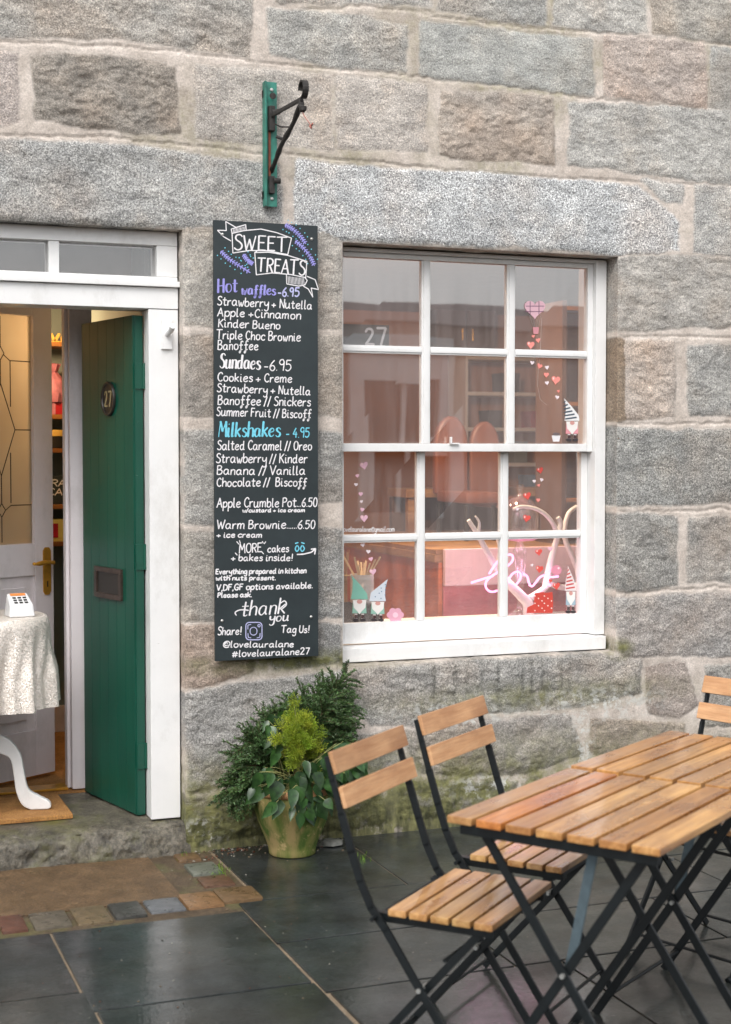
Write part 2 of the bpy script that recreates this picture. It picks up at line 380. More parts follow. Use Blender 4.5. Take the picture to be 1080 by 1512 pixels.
# ------------------------------------------------------------------ the stone building
def vnoise(x, z, seed):
    xi, zi = np.floor(x).astype(np.int64), np.floor(z).astype(np.int64); fx, fz = x - xi, z - zi
    fx, fz = fx * fx * (3 - 2 * fx), fz * fz * (3 - 2 * fz)
    def h(a, b):
        n = (a * 374761393 + b * 668265263 + seed * 1442695041) & 0x7fffffff
        n = ((n ^ (n >> 13)) * 1274126177) & 0x7fffffff
        return ((n ^ (n >> 16)) & 0xffff) / 65535.0
    return (h(xi, zi) * (1 - fx) + h(xi + 1, zi) * fx) * (1 - fz) + (h(xi, zi + 1) * (1 - fx) + h(xi + 1, zi + 1) * fx) * fz
def fbm(x, z, f, o=4, seed=1, g=.5):
    s, a, t = 0, 1.0, 0
    for i in range(o):
        s = s + a * vnoise(x * f + 17.3 * i, z * f - 9.1 * i, seed + i); t += a; a *= g; f *= 2.03
    return s / t - .5

DO = (0.34, 1.380, -0.2, 2.400)       # door opening X0 X1 Z0 Z1
WO = (2.030, 3.283, 0.690, 2.386)     # window opening
# stones: outline in photo pixels (projected on the wall plane), colour, grain contrast, roughness
G1, G2, G3, G4, LT = 'a6a49c', '9d9c95', 'b2aca2', '8e8c86', 'b6b9ba'
STONES = [
 ([(-200, -20), (150, -60), (372, -20), (365, 82), (270, 70), (200, 57), (0, 52), (-200, 45)], 'a5a096', .6, 1.0),
 ([(395, 14), (500, 20), (598, 42), (600, 106), (500, 98), (402, 78)], G1, .6, .8),
 ([(410, -80), (560, -90), (637, -60), (637, 9), (540, 4), (410, 2)], G3, .5, .8),
 ([(645, -80), (805, -70), (805, 38), (730, 31), (646, 11)], G2, .55, .8),
 ([(818, -70), (952, -70), (953, 48), (885, 47), (819, 36)], 'aba79e', .5, .8),
 ([(961, -70), (1250, -60), (1250, 90), (1080, 65), (962, 49)], 'a49d90', .5, .9),
 ([(620, 33), (740, 46), (872, 61), (876, 139), (740, 126), (621, 111)], 'a2a39c', .45, .5),
 ([(890, 55), (960, 58), (1040, 66), (1041, 158), (975, 150), (891, 140)], 'b3a193', .45, .9),
 ([(1048, 70), (1250, 84), (1250, 190), (1048, 157)], G2, .5, .7),
 ([(-200, 70), (0, 76), (25, 80), (27, 180), (0, 184), (-200, 182)], 'b3a398', .5, .8),
 ([(49, 85), (130, 81), (215, 91), (256, 100), (264, 195), (200, 196), (130, 188), (54, 176)], '948a7c', .5, 1.5),
 ([(288, 100), (385, 105), (484, 113), (489, 219), (400, 211), (291, 203)], 'b1a79b', .5, .6),
 ([(496, 114), (628, 125), (628, 224), (498, 216)], 'b6ab9f', .5, .6),
 ([(650, 135), (740, 137), (817, 145), (818, 240), (720, 236), (648, 228)], 'a6998a', .4, 1.3),
 ([(842, 150), (960, 157), (1250, 176), (1250, 290), (1080, 272), (950, 256), (841, 240)], 'aba8a0', .55, .8),
 ([(-260, 203), (100, 210), (230, 221), (300, 234), (385, 240), (412, 248), (414, 327), (270, 336), (150, 330), (-260, 330)], 'a3a39f', .75, .7),
 ([(438, 238), (500, 246), (700, 256), (850, 268), (938, 276), (975, 302), (1000, 326), (1001, 371), (915, 374), (740, 362), (505, 353), (470, 341), (434, 340)], LT, 1.0, .55),
 ([(946, 266), (1009, 275), (1006, 299), (984, 297)], 'b0b0ac', .7, .5),
 ([(1028, 275), (1250, 285), (1250, 390), (1080, 377), (1024, 371)], 'a8a6a0', .7, .6),
 # between door and window
 ([(270, 340), (318, 343), (410, 346), (410, 484), (318, 482), (274, 480)], 'a9a296', .5, .8),
 ([(425, 342), (500, 346), (504, 486), (425, 486)], 'aaa296', .5, .7),
 ([(271, 497), (360, 498), (360, 611), (273, 610)], '9f9588', .5, .8),
 ([(375, 498), (504, 498), (504, 614), (375, 612)], 'a89c8c', .5, .8),
 ([(272, 636), (420, 636), (420, 772), (274, 772)], 'a19e96', .55, .7),
 ([(436, 636), (504, 642), (504, 737), (436, 741)], G4, .6, .8),
 ([(271, 786), (350, 788), (350, 914), (271, 915)], '9e978b', .5, .8),
 ([(366, 774), (504, 781), (504, 910), (366, 914)], '969590', .65, .9),
 ([(270, 926), (320, 924), (380, 930), (372, 990), (300, 1012), (271, 1016)], 'ab937f', .5, 1.0),
 ([(392, 930), (470, 921), (504, 924), (504, 974), (470, 982), (405, 988)], '8f8e8a', .65, .9),
 # right of window
 ([(904, 381), (1000, 379), (1250, 392), (1250, 486), (1080, 480), (980, 484), (904, 490)], 'a39d93', .5, 1.0),
 ([(904, 502), (919, 500), (921, 620), (905, 622)], '8a765c', .5, .8),
 ([(922, 504), (994, 505), (997, 612), (960, 618), (922, 620)], 'b0a294', .5, 1.1),
 ([(1014, 512), (1250, 505), (1250, 615), (1018, 613)], '9b9992', .6, .9),
 ([(904, 633), (960, 636), (1250, 636), (1250, 738), (1000, 742), (906, 745)], '95958f', .8, .7),
 ([(904, 762), (935, 757), (998, 765), (998, 862), (930, 872), (904, 866)], '96938b', .65, .9),
 ([(1017, 765), (1250, 758), (1250, 858), (1014, 857)], '9f9b93', .6, .8),
 ([(904, 884), (1000, 878), (1250, 872), (1250, 968), (990, 966), (918, 968)], '9e9993', .6, .8),
 # below the window and the base
 ([(520, 990), (700, 977), (880, 967), (944, 974), (946, 1022), (835, 1044), (720, 1052), (640, 1070), (548, 1068), (520, 1040)], '9c9992', .65, 1.0),
 ([(952, 985), (1010, 978), (1030, 1040), (1000, 1060), (958, 1050)], '9f8f82', .5, .8),
 ([(1040, 982), (1250, 976), (1250, 1075), (1040, 1070)], '938f86', .55, .9),
 ([(590, 1080), (700, 1066), (840, 1056), (858, 1110), (780, 1140), (620, 1140)], '968e84', .5, 1.1),
 ([(872, 1062), (1010, 1068), (1005, 1150), (872, 1150)], 'a08f7c', .5, 1.0),
 ([(1020, 1085), (1250, 1085), (1250, 1180), (1020, 1180)], '938c82', .5, 1.0),
 ([(480, 1090), (572, 1082), (600, 1150), (470, 1160)], '8f8b82', .5, 1.0),
 ([(272, 1026), (330, 1012), (420, 1004), (505, 990), (512, 1060), (440, 1140), (380, 1158), (280, 1166)], '96938d', .6, 1.1),
 ([(274, 1176), (380, 1166), (400, 1215), (392, 1228), (330, 1236), (274, 1250)], '7f7a68', .45, 1.6),
 ([(415, 1168), (560, 1160), (570, 1212), (410, 1236)], '8c897a', .45, 1.1),
 ([(590, 1156), (760, 1152), (760, 1196), (590, 1208)], '8f8b7d', .45, 1.1),
 ([(780, 1156), (1250, 1160), (1250, 1220), (780, 1196)], '8c877a', .45, 1.1),
]
def build_wall():
    fx = list(np.arange(.5, 4.15, .0064)); fz = list(np.arange(-.05, 3.72, .0064))
    xs = sorted(set(np.round(list(np.arange(-3, .5, .022)) + fx + list(np.arange(4.15, 8.01, .022)) + [DO[0], DO[1], WO[0], WO[1]], 4)))
    zs = sorted(set(np.round(list(fz) + list(np.arange(3.72, 6.2, .03)) + [-.05, DO[3], WO[2], WO[3]], 4)))
    def thin(a, keep):
        out = []
        for v in a:
            if out and v - out[-1] < .0022:
                if v in keep: out[-1] = v
                continue
            out.append(v)
        return np.array(out)
    kx, kz = set(np.round([DO[0], DO[1], WO[0], WO[1]], 4)), set(np.round([DO[3], WO[2], WO[3]], 4))
    xs, zs = thin(xs, kx), thin(zs, kz)
    X, Z = np.meshgrid(xs, zs)
    stones = [([wall_xz(u, v) for u, v in p], c, sp, ro) for p, c, sp, ro in STONES]
    random.seed(5)                                          # plainer courses continue beyond the picture
    def course(x0, x1, z0, z1):
        z = z0
        while z < z1 - .1:
            h = rv(.24, .36); x = x0 - rv(0, .3)
            while x < x1:
                w = rv(.35, .75); a, b = max(x, x0), min(x + w, x1)
                if b - a > .08: stones.append(([(a + .012, z + .012), (b - .012, z + .012), (b - .012, z + h - .012), (a + .012, z + h - .012)], random.choice([G1, G2, G3, G4, 'b3a193', 'a08f7c']), .5, .9))
                x += w
            z += h
    course(-3, .16, -.05, 6.2); course(4.28, 8, -.05, 6.2); course(.16, 4.28, 3.68, 6.2)
    mask = np.zeros_like(X); H = np.zeros_like(X); C = np.zeros(X.shape + (3,)); SP = np.zeros_like(X)
    wx = X + .024 * fbm(X, Z, 9, 5, 11) + .016 * fbm(X, Z, 45, 4, 13, .65); wz = Z + .024 * fbm(X, Z, 9, 5, 21) + .016 * fbm(X, Z, 45, 4, 23, .65)
    for si, (poly, c, sp, ro) in enumerate(stones):
        px, pz = [p[0] for p in poly], [p[1] for p in poly]
        i0, i1 = np.searchsorted(xs, min(px) - .03), np.searchsorted(xs, max(px) + .03)
        j0, j1 = np.searchsorted(zs, min(pz) - .03), np.searchsorted(zs, max(pz) + .03)
        if i1 <= i0 or j1 <= j0: continue
        a, b = wx[j0:j1, i0:i1], wz[j0:j1, i0:i1]; d2 = np.full(a.shape, 9.0); ins = np.zeros(a.shape, bool)
        n = len(poly)
        for k in range(n):
            (ax, az), (bx, bz) = poly[k], poly[(k + 1) % n]
            ex, ez = bx - ax, bz - az; t = np.clip(((a - ax) * ex + (b - az) * ez) / (ex * ex + ez * ez), 0, 1)
            d2 = np.minimum(d2, (a - ax - t * ex) ** 2 + (b - az - t * ez) ** 2)
            cr = ((az > b) != (bz > b)) & (a < (bx - ax) * (b - az) / (bz - az + 1e-12) + ax); ins ^= cr
        d = np.sqrt(d2) * np.where(ins, 1, -1) + .009 - .018 * np.clip(fbm(X[j0:j1, i0:i1], Z[j0:j1, i0:i1], 7, 5, 41, .65) + .05, 0, 1)
        mk = np.clip((d + .005) / .012, 0, 1)
        ed = np.clip(d / .034, 0, 1); ed = ed * (2 - ed)
        sx, sz = X[j0:j1, i0:i1], Z[j0:j1, i0:i1]
        r1 = fbm(sx, sz, 6, 5, 100 + si * 7, .55); r2 = np.abs(fbm(sx, sz, 15, 5, 300 + si * 7, .66)); r3 = fbm(sx * .7 + sz * .5, sz, 26, 4, 77, .72)
        ang = fbm(sx * .6 + sz * .8, sz * 1.6 - sx * .4, 7, 4, 500 + si, .6)
        hh = .004 + ed * (.001 + ro * (.007 * r1 - .014 * r2 + .014 * r3 + .014 * np.round(ang * 7) / 7 + .004))
        hh = np.maximum(hh, -.004)
        up = mk > mask[j0:j1, i0:i1]
        H[j0:j1, i0:i1] = np.where(up, hh * mk, H[j0:j1, i0:i1])
        lc = np.array(lin(c)); lc = lc * .6 + .4 * lc.mean() * np.array((1.03, 1.0, .985)); var = fbm(sx, sz, 3.2, 4, 900 + si)[..., None]
        alt = lc * np.array((1.05, .98, .93))
        cc = lc * (1 + .35 * fbm(sx, sz, 5, 4, 50 + si)[..., None]) ; cc = cc + (alt - lc) * np.clip(var * 4, 0, 1)
        cc = np.clip(cc, .02, .9); C[j0:j1, i0:i1] = np.where(up[..., None], cc, C[j0:j1, i0:i1]); SP[j0:j1, i0:i1] = np.where(up, sp if sp > .9 else sp * 1.1, SP[j0:j1, i0:i1])
        mask[j0:j1, i0:i1] = np.maximum(mask[j0:j1, i0:i1], mk)
    # mortar: flush, slightly uneven, struck lines along the bed joints
    mort = .006 + .006 * fbm(X, Z, 5, 4, 61) + .003 * fbm(X, Z, 60, 3, 63)
    H = np.where(mask > 0, H * mask + mort * (1 - mask), mort)
    LINES = [[(0, 200), (150, 204), (300, 217), (400, 228), (560, 240), (740, 258), (1080, 276)], [(0, 62), (200, 70), (380, 92), (560, 108), (760, 130), (1000, 160), (1080, 168)],
             [(620, 20), (730, 38), (880, 50), (1080, 68)], [(905, 497), (990, 497), (1080, 498)], [(905, 628), (1080, 625)], [(905, 756), (1000, 754), (1080, 752)], [(905, 876), (1080, 866)], [(400, 18), (520, 10), (640, 18)]]
    lm = np.zeros_like(X)
    for L in LINES:
        q = [wall_xz(u, v) for u, v in L]
        for (ax, az), (bx, bz) in zip(q, q[1:]):
            j0, j1 = np.searchsorted(zs, min(az, bz) - .03), np.searchsorted(zs, max(az, bz) + .03); i0, i1 = np.searchsorted(xs, ax - .01), np.searchsorted(xs, bx + .01)
            a, b = wx[j0:j1, i0:i1], wz[j0:j1, i0:i1]; ex, ez = bx - ax, bz - az
            t = np.clip(((a - ax) * ex + (b - az) * ez) / (ex * ex + ez * ez), 0, 1)
            lm[j0:j1, i0:i1] = np.maximum(lm[j0:j1, i0:i1], np.clip(1 - np.hypot(a - ax - t * ex, b - az - t * ez) / .006, 0, 1))
    H -= .007 * lm * (1 - mask)
    # round off towards the openings, set back slightly at the foot
    for (x0, x1, z0, z1) in (DO, WO):
        dx = np.maximum(np.maximum(x0 - X, X - x1), 0); dz = np.maximum(np.maximum(z0 - Z, Z - z1), 0)
        H *= np.clip(np.hypot(dx, dz) / .022, 0, 1) ** .6
    H += np.where(Z < .45, (.45 - Z) * .03, 0)
    Y = -H
    Xd, Zd = X.copy(), Z.copy()
    moss = np.clip((.42 - Z) / .42, 0, 1) * 1.25 * (1 - .6 * np.clip((X - 3.2) / .6, 0, 1)) * np.where(X < 2.6, 1.0, .85)
    moss = np.maximum(moss, .8 * np.clip(1 - np.hypot((X - 1.85) / .7, (Z - .72) / .06), 0, 1))
    moss = np.maximum(moss, .9 * np.clip(1 - np.hypot((X - 3.30) / .09, (Z - .70) / .06), 0, 1))
    moss = np.maximum(moss, .55 * np.clip(1 - np.hypot((X - 2.9) / 1.0, (Z - .52) / .09), 0, 1))
    moss = np.maximum(moss, .3 * (1 - mask) * (Z > 2.5) * np.clip(fbm(X, Z, 2.5, 3, 8) * 5, 0, 1))
    white = np.zeros_like(X)
    for (u, v, a, b) in [(880, 1040, .34, .07), (860, 1090, .05, .16), (680, 1058, .25, .045), (720, 1160, .16, .05), (300, 1225, .10, .05), (640, 1050, .2, .04)]:
        cx_, cz_ = wall_xz(u, v); white = np.maximum(white, np.clip(1.3 - np.hypot((X - cx_) / a, (Z - cz_) / b), 0, 1))
    dark = np.zeros_like(X)
    for u in (640, 672, 690, 712, 735, 770, 785, 800, 828, 842):
        cx_, cz_ = wall_xz(u, 1000); dark = np.maximum(dark, np.exp(-((wx - cx_) / .010) ** 2) * np.clip(1.3 - np.abs(Z - cz_) / .09, 0, 1))
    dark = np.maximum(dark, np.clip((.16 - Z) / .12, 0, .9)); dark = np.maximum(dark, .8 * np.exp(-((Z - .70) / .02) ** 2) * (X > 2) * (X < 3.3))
    dark = np.maximum(dark, .55 * np.exp(-((Z - 2.405) / .014) ** 2) * (X > .3) * (X < 3.4))  # shadow line along the lintel undersides, painted into the mask
    nz, nx = X.shape
    vid = np.arange(nz * nx).reshape(nz, nx)
    cx_, cz_ = (xs[:-1] + xs[1:]) / 2, (zs[:-1] + zs[1:]) / 2
    CXm, CZm = np.meshgrid(cx_, cz_)
    op = np.zeros(CXm.shape, bool)
    for (x0, x1, z0, z1) in (DO, WO): op |= (CXm > x0) & (CXm < x1) & (CZm > z0) & (CZm < z1)
    q = np.stack([vid[:-1, :-1], vid[:-1, 1:], vid[1:, 1:], vid[1:, :-1]], -1)[~op]
    verts = np.stack([Xd, Y, Zd], -1).reshape(-1, 3)
    col = np.concatenate([np.where(C.reshape(-1, 3) > 0, C.reshape(-1, 3), .4), np.ones((nz * nx, 1))], 1)
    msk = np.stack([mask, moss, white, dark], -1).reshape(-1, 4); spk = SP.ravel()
    # reveals: strips carrying the edge outward face back into the wall
    ev, ef, ec, em, es = [], [], [], [], []
    base = len(verts)
    def reveal(ids, depth, sink, normal):
        nonlocal base
        rows = [0.0, .012, .03, .06, .1, .16, depth]
        for r, y in enumerate(rows):
            for i in ids:
                p = verts[i].copy()
                if r: p[1] = y; k = .006 * (vnoise(np.array([p[0] * 30 + p[2] * 31]), np.array([y * 60.]), 3)[0] - .5); p[0] += normal[0] * k; p[2] += normal[1] * k
                ev.append(p); ec.append(col[i]); em.append(msk[i]); es.append(spk[i])
        n = len(ids)
        for r in range(len(rows) - 1):
            for k in range(n - 1):
                a = base + r * n + k; ef.append((a, a + 1, a + n + 1, a + n) if sink else (a + 1, a, a + n, a + n + 1))
        base += n * len(rows)
    def ix(v): return int(np.argmin(np.abs(xs - v)))
    def iz(v): return int(np.argmin(np.abs(zs - v)))
    for (x0, x1, z0, z1) in (DO, WO):
        a, b = max(iz(z0), 0), iz(z1)
        reveal([vid[j, ix(x1)] for j in range(a, b + 1)], .30, False, (1, 0)); reveal([vid[j, ix(x0)] for j in range(a, b + 1)], .30, True, (1, 0))
        reveal([vid[b, i] for i in range(ix(x0), ix(x1) + 1)], .30, False, (0, 1))
        if z0 > 0: reveal([vid[a, i] for i in range(ix(x0), ix(x1) + 1)], .30, True, (0, 1))
    allv = np.concatenate([verts, np.array(ev)]); nq = len(q)
    me = bpy.data.meshes.new('wall')
    faces = np.concatenate([q, np.array(ef)])
    me.vertices.add(len(allv)); me.vertices.foreach_set('co', allv.astype('f').ravel())
    me.loops.add(faces.size); me.loops.foreach_set('vertex_index', faces.astype('i').ravel())
    me.polygons.add(len(faces)); me.polygons.foreach_set('loop_start', (np.arange(len(faces)) * 4).astype('i'))
    me.update(calc_edges=True); me.validate()
    def at(name, ty, data, key):
        a = me.attributes.new(name, ty, 'POINT'); a.data.foreach_set(key, data.astype('f').ravel())
    at('col', 'FLOAT_COLOR', np.concatenate([col, np.array(ec)]), 'color'); at('msk', 'FLOAT_COLOR', np.concatenate([msk, np.array(em)]), 'color'); at('spk', 'FLOAT', np.concatenate([spk, np.array(es)]), 'value')
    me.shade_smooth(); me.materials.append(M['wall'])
    o = bpy.data.objects.new('wall', me); COL.objects.link(o); return o
bld = thing('stone_building', 'old granite building with rough grey and pinkish blocks and pale mortar joints', 'building')
w_ = build_wall(); w_.parent = bld
b = MB(); b.box(-3, 8, 8.0, 8.3, -.05, 6.2); b.box(-3.0, -2.7, .31, 8.0, -.05, 6.2); b.box(7.7, 8.0, .31, 8.0, -.05, 6.2)
b.build('plain_wall', M['cream'], bld)
MB().box(-3.1, 8.1, .32, 8.4, 6.21, 6.4).build('roof', M['slate'], bld)

# ------------------------------------------------------------------ ground
def struct(o): o['kind'] = 'structure'; return o
struct(MB().box(-90, 90, -90, 60, -.30, -.03).build('ground', M['road']))
struct(MB().box(-3, 8, -3.6, 1.2, -.029, -.006).build('pavement_bed', M['joint']))
random.seed(3); sb = MB()
def slab(x0, x1, y0, y1, t=None):
    g = .0038; k = t or rv(.8, 1.15)
    sb.box(x0 + g, x1 - g, y0 + g, y1 - g, -.026, rv(-.001, .0015), (k, k * rv(.97, 1.02), k * rv(.94, 1.03)), .004)
for x0, x1, y0, y1 in [(1.475, 2.02, -.712, -.0), (2.02, 2.86, -.712, 0), (2.86, 3.6, -.712, 0), (3.6, 4.5, -.712, 0), (4.5, 5.4, -.712, 0), (5.4, 6.5, -.712, 0), (6.5, 8, -.712, 0),
                       (1.385, 2.25, -1.165, -.712), (2.25, 3.1, -1.165, -.712), (3.1, 3.8, -1.165, -.712), (3.8, 4.8, -1.165, -.712), (4.8, 8, -1.165, -.712),
                       (1.39, 2.0, -1.62, -1.165), (2.0, 2.75, -1.62, -1.165), (2.75, 3.6, -1.62, -1.165), (3.6, 4.6, -1.62, -1.165), (4.6, 8, -1.62, -1.165),
                       (1.40, 2.15, -2.25, -1.62), (2.15, 2.9, -2.25, -1.62), (2.9, 3.9, -2.25, -1.62), (3.9, 8, -2.25, -1.62),
                       (1.40, 1.95, -3.0, -2.25), (1.95, 2.8, -3.0, -2.25), (2.8, 3.7, -3.0, -2.25), (3.7, 8, -3.0, -2.25), (.74, 1.4, -3.0, -2.25),
                       (.735, 1.385, -1.53, -.80), (.745, 1.39, -2.25, -1.53), (-.1, .735, -1.37, -.80), (-.1, .745, -2.25, -1.37), (-1, -.1, -1.5, -.8), (-3, -1, -1.5, -.8), (-1.2, -.1, -2.25, -1.5), (-3, -1.2, -2.25, -1.5), (-.4, .74, -3.0, -2.25), (-3, -.4, -3.0, -2.25), (-3, 0.5, -3.6, -3.0), (.5, 2, -3.6, -3), (2, 4, -3.6, -3), (4, 8, -3.6, -3)]:
    slab(x0, x1, y0, y1)
struct(sb.build('pavement', M['slab'], smooth=30))
struct(MB().box(-3, 1.468, -.797, -.0, -.028, -.0045).build('path_bed', grit('sett_mud', '3a3126', '5c4e3d', .6, .8, True, 95)))
struct(MB().box(-3, 1.225, -.590, -.0, -.0044, .001).build('path', M['brownpath']))
def setts():
    b = MB(); random.seed(9)
    row = [(0, 345, 90, 400, '6e4a3c'), (96, 335, 216, 388, '6e6658'), (224, 318, 330, 375, '7a6a50'), (336, 308, 432, 358, '4a4a46'), (440, 294, 546, 340, '74777a'), (552, 278, 652, 328, '94714e'), (655, 264, 765, 310, '7c6346'),
           (600, 228, 694, 264, '6e5240'), (566, 190, 652, 230, '74786c'), (525, 162, 600, 190, '7a6044')]
    for (a, c, d, e, colr) in row:
        v0, v1 = 1180 + c / 2, 1180 + e / 2
        p = [atZ(a / 2 + 8, v0 + 2, 0), atZ(d / 2 - 10, v0 - 2 - (d - a) * .03, 0), atZ(d / 2, v1 - 6, 0), atZ(a / 2, v1, 0)]
        X0 = min(q[0] for q in p); X1 = max(q[0] for q in p)
        y0, y1 = sorted((float(np.mean([p[2][1], p[3][1]])), float(np.mean([p[0][1], p[1][1]]))))
        k = lin(colr)
        b.box(X0 + .008, X1 - .008, y0 + .004, y1 - .004, -.03, rv(.004, .009), k, .013)
    for i in range(14):
        x1 = .55 - i * .15; b.box(x1 - .135, x1, -.795 + rv(-.01, .01), -.62, -.03, rv(.003, .008), lin(random.choice(['6e6658', '8a7350', '7f5a44', '5c6064'])), .016)
    return b.build('sett_edging', M['sett'], smooth=50)
struct(setts())
def doorstep():
    b = MB(); nx = 170; base = [(.62, .122), (.30, .124), (.16, .122), (.10, .119), (.055, .113), (.03, .103), (.012, .088), (.0, .06), (-.010, .03), (-.018, .0), (-.02, -.04)]
    t_ = np.linspace(0, len(base) - 1, 34); by = np.interp(t_, range(len(base)), [p[0] for p in base]); bz = np.interp(t_, range(len(base)), [p[1] for p in base])
    xs = np.linspace(.16, 1.395, nx + 1); Xg, Tg = np.meshgrid(xs, t_); k = np.clip((Tg - 2.6) / 1.6, .06, 1)
    n1 = fbm(Xg, Tg * .045, 14, 5, 5, .6); n2 = np.abs(fbm(Xg + Tg * .02, Tg * .04, 42, 5, 15, .68))
    Yg = by[:, None] - k * (.035 * n1 + .012 - .035 * n2); Zg = bz[:, None] + np.clip(k, .06, .6) * (.022 * n1 - .012 * n2)
    vs = np.stack([Xg, Yg, Zg], -1).reshape(-1, 3).tolist(); m = nx + 1
    fs = [(j * m + i, j * m + i + 1, (j + 1) * m + i + 1, (j + 1) * m + i) for j in range(33) for i in range(nx)]
    b.add(vs, [f[::-1] for f in fs]); return b.build('doorstep', M['step'], smooth=60)
tag(doorstep(), 'worn rough granite doorstep, mossy at its edge, under the open shop doorway', 'step')

# ------------------------------------------------------------------ door surround, green door, inner door, hall
fr = thing('door_frame', 'white painted door frame with a two-pane fanlight above the open doorway', 'door frame', (0, 0, .12))
def fbox(b, x0, x1, y0, y1, z0, z1, bev=.003): return b.box(x0, x1, y0, y1, z0 - .12, z1 - .12, bev=bev)
b = MB(); fbox(b, 1.258, 1.374, .055, .20, .122, 2.10); b.build('jamb', M['white'], fr, 40)
b = MB(); fbox(b, .345, .461, .055, .20, .122, 2.10); b.build('jamb', M['white'], fr, 40)
b = MB(); fbox(b, .345, 1.374, .052, .20, 2.102, 2.183); b.build('head', M['white'], fr, 40)
b = MB(); fbox(b, .345, 1.378, .036, .19, 2.185, 2.207); b.build('transom_moulding', M['white'], fr, 40)
b = MB(); fbox(b, .345, 1.374, .060, .17, 2.209, 2.225); fbox(b, .345, 1.374, .060, .17, 2.345, 2.398); fbox(b, 1.293, 1.374, .062, .168, 2.2255, 2.3445); fbox(b, .345, .42, .062, .168, 2.2255, 2.3445); fbox(b, .882, .922, .066, .16, 2.2255, 2.3445)
b.build('fanlight_frame', M['white'], fr, 40)
for x0, x1 in ((.42, .882), (.922, 1.293)):
    b = MB(); b.box(x0, x1, .10, .104, 2.2255 - .12, 2.3445 - .12); b.build('pane', M['fan_glass'], fr)
b = MB(); p0, p1 = wall_xz(238, 472, .05), wall_xz(254, 516, .05)
b.box(p0[0], p1[0], .044, .053, p1[1] - .12, p0[1] - .12, bev=.002)
b.tube([(p0[0] + .024, .046, p0[1] - .175), (p0[0] + .026, .0, p0[1] - .165), (p0[0] + .027, -.03, p0[1] - .15)], .011, 12)
b.build('flag_holder', M['white'], fr, 40)

ga = math.radians(76.5); gd = thing('green_door', 'dark green boarded door standing open inwards with letter plate and number 27', 'door', (1.212, .118, .126), math.pi - ga)
# local x runs from hinge to free edge, local -y is the outer (seen) face
DW, DH = .505, 1.955
b = MB()
n = 6; w = (DW - .02) / n
for i in range(n):
    b.box(.006 + i * w + .0005, .006 + (i + 1) * w - .0005, .0, .044, .006, DH, bev=.0016)
b.box(.002, DW, .006, .040, .002, DH - .004)
o = b.build('door_leaf', M['green'], gd, 40); o.scale.y = -1
for sgn in (1,):
    pass
def gy(u, v):       # photo pixel -> point on the outer face of the green door
    r = ray(u, v); P0 = np.array([1.212, .118, 0]); d = np.array([-math.cos(ga), math.sin(ga), 0]); nrm = np.array([-math.sin(ga), -math.cos(ga), 0])
    k = ((P0 - CAM) @ nrm) / (r @ nrm); q = CAM + r * k - P0; return float(q @ d), float(q[2]) - .126
x0, z1 = gy(182, 841); x1, z0 = gy(143, 880); x0, x1 = min(x0, x1), max(x0, x1)
b = MB(); b.box(x0, x1, .0005, .012, z0, z0 + .02, bev=.002); b.box(x0, x1, .0005, .012, z1 - .02, z1, bev=.002); b.box(x0, x0 + .024, .0005, .0118, z0 + .0205, z1 - .0205); b.box(x1 - .024, x1, .0005, .0118, z0 + .0205, z1 - .0205)
lb = b.build('letter_plate', M['bronze'], gd, 40)
MB().box(x0 + .0245, x1 - .0245, .0005, .006, z0 + .0205, z1 - .0205).build('flap', M['black_dark'], lb)
cx_, cz_ = gy(162, 589); r_ = .062
b = MB(); b.lathe([(0, .004), (r_ * .82, .004), (r_ * .86, .009), (r_ * .96, .010), (r_, .007), (r_, 0)], (0, 0, 0), 40)
b.v = [(x, z, y * 1.12) for x, y, z in b.v]
npl = b.build('number_plate', M['black_dark'], gd, 40, (cx_, .002, cz_))
for k in (0.12, .52, .88):
    b = MB(); b.box(-.004, .003, -.040, -.004, k * DH - .05, k * DH + .05, bev=.001); b.tube([(-.004, -.042, k * DH - .05), (-.004, -.042, k * DH + .05)], .006, 10); b.build('hinge', M['green'], gd, 40)

inf = thing('porch_door_frame', 'pinkish white inner frame behind the green door at the end of the porch', 'door frame', (0, .70, .13))
b = MB(); b.box(1.055, 1.15, -.045, .05, 0, 2.25, bev=.004); b.build('jamb', M['warm_white'], inf, 40)
b = MB(); b.box(1.04, 1.0545, -.01, .05, 0, 2.2, bev=.003); b.build('stop_bead', M['warm_white'], inf, 40)
b = MB(); b.box(.36, 1.15, -.045, .05, 2.252, 2.37, bev=.004); b.build('head', M['warm_white'], inf, 40)
b = MB(); b.box(.45, .54, -.045, .05, 0, 2.25, bev=.004); b.build('jamb', M['warm_white'], inf, 40)
b = MB(); b.box(.54, 1.04, -.03, .06, -.004, .006, bev=.002); b.build('threshold', M['brass'], inf, 40)

ia = math.atan2(.996 - .715, 1.037 - .585)
idr = thing('glazed_door', 'pinkish white inner door ajar with etched leaded glass and brass handle', 'door', (.585, .715, .14), ia)
IW, IH = math.hypot(.996 - .715, 1.037 - .585), 2.06
def iy(u, v):
    r = ray(u, v); P0 = np.array([.585, .715, 0]); d = np.array([math.cos(ia), math.sin(ia), 0]); nrm = np.array([math.sin(ia), -math.cos(ia), 0])
    k = ((P0 - CAM) @ nrm) / (r @ nrm); q = CAM + r * k - P0; return float(q @ d), float(q[2]) - .14
gx1, gz0 = iy(52, 802)[0], iy(52, 802)[1]; gz1 = iy(40, 466)[1]
b = MB(); b.box(gx1, IW, 0, .042, 0, IH, bev=.003); b.box(0, .10, 0, .042, 0, IH, bev=.003)
b.box(.1005, gx1 - .0005, 0, .042, gz1, IH, bev=.003); b.box(.1005, gx1 - .0005, 0, .042, gz0 - .14, gz0, bev=.003); b.box(.1005, gx1 - .0005, 0, .042, 0, .2, bev=.003)
b.box(.1005, gx1 - .0005, .012, .03, .2005, gz0 - .1405)
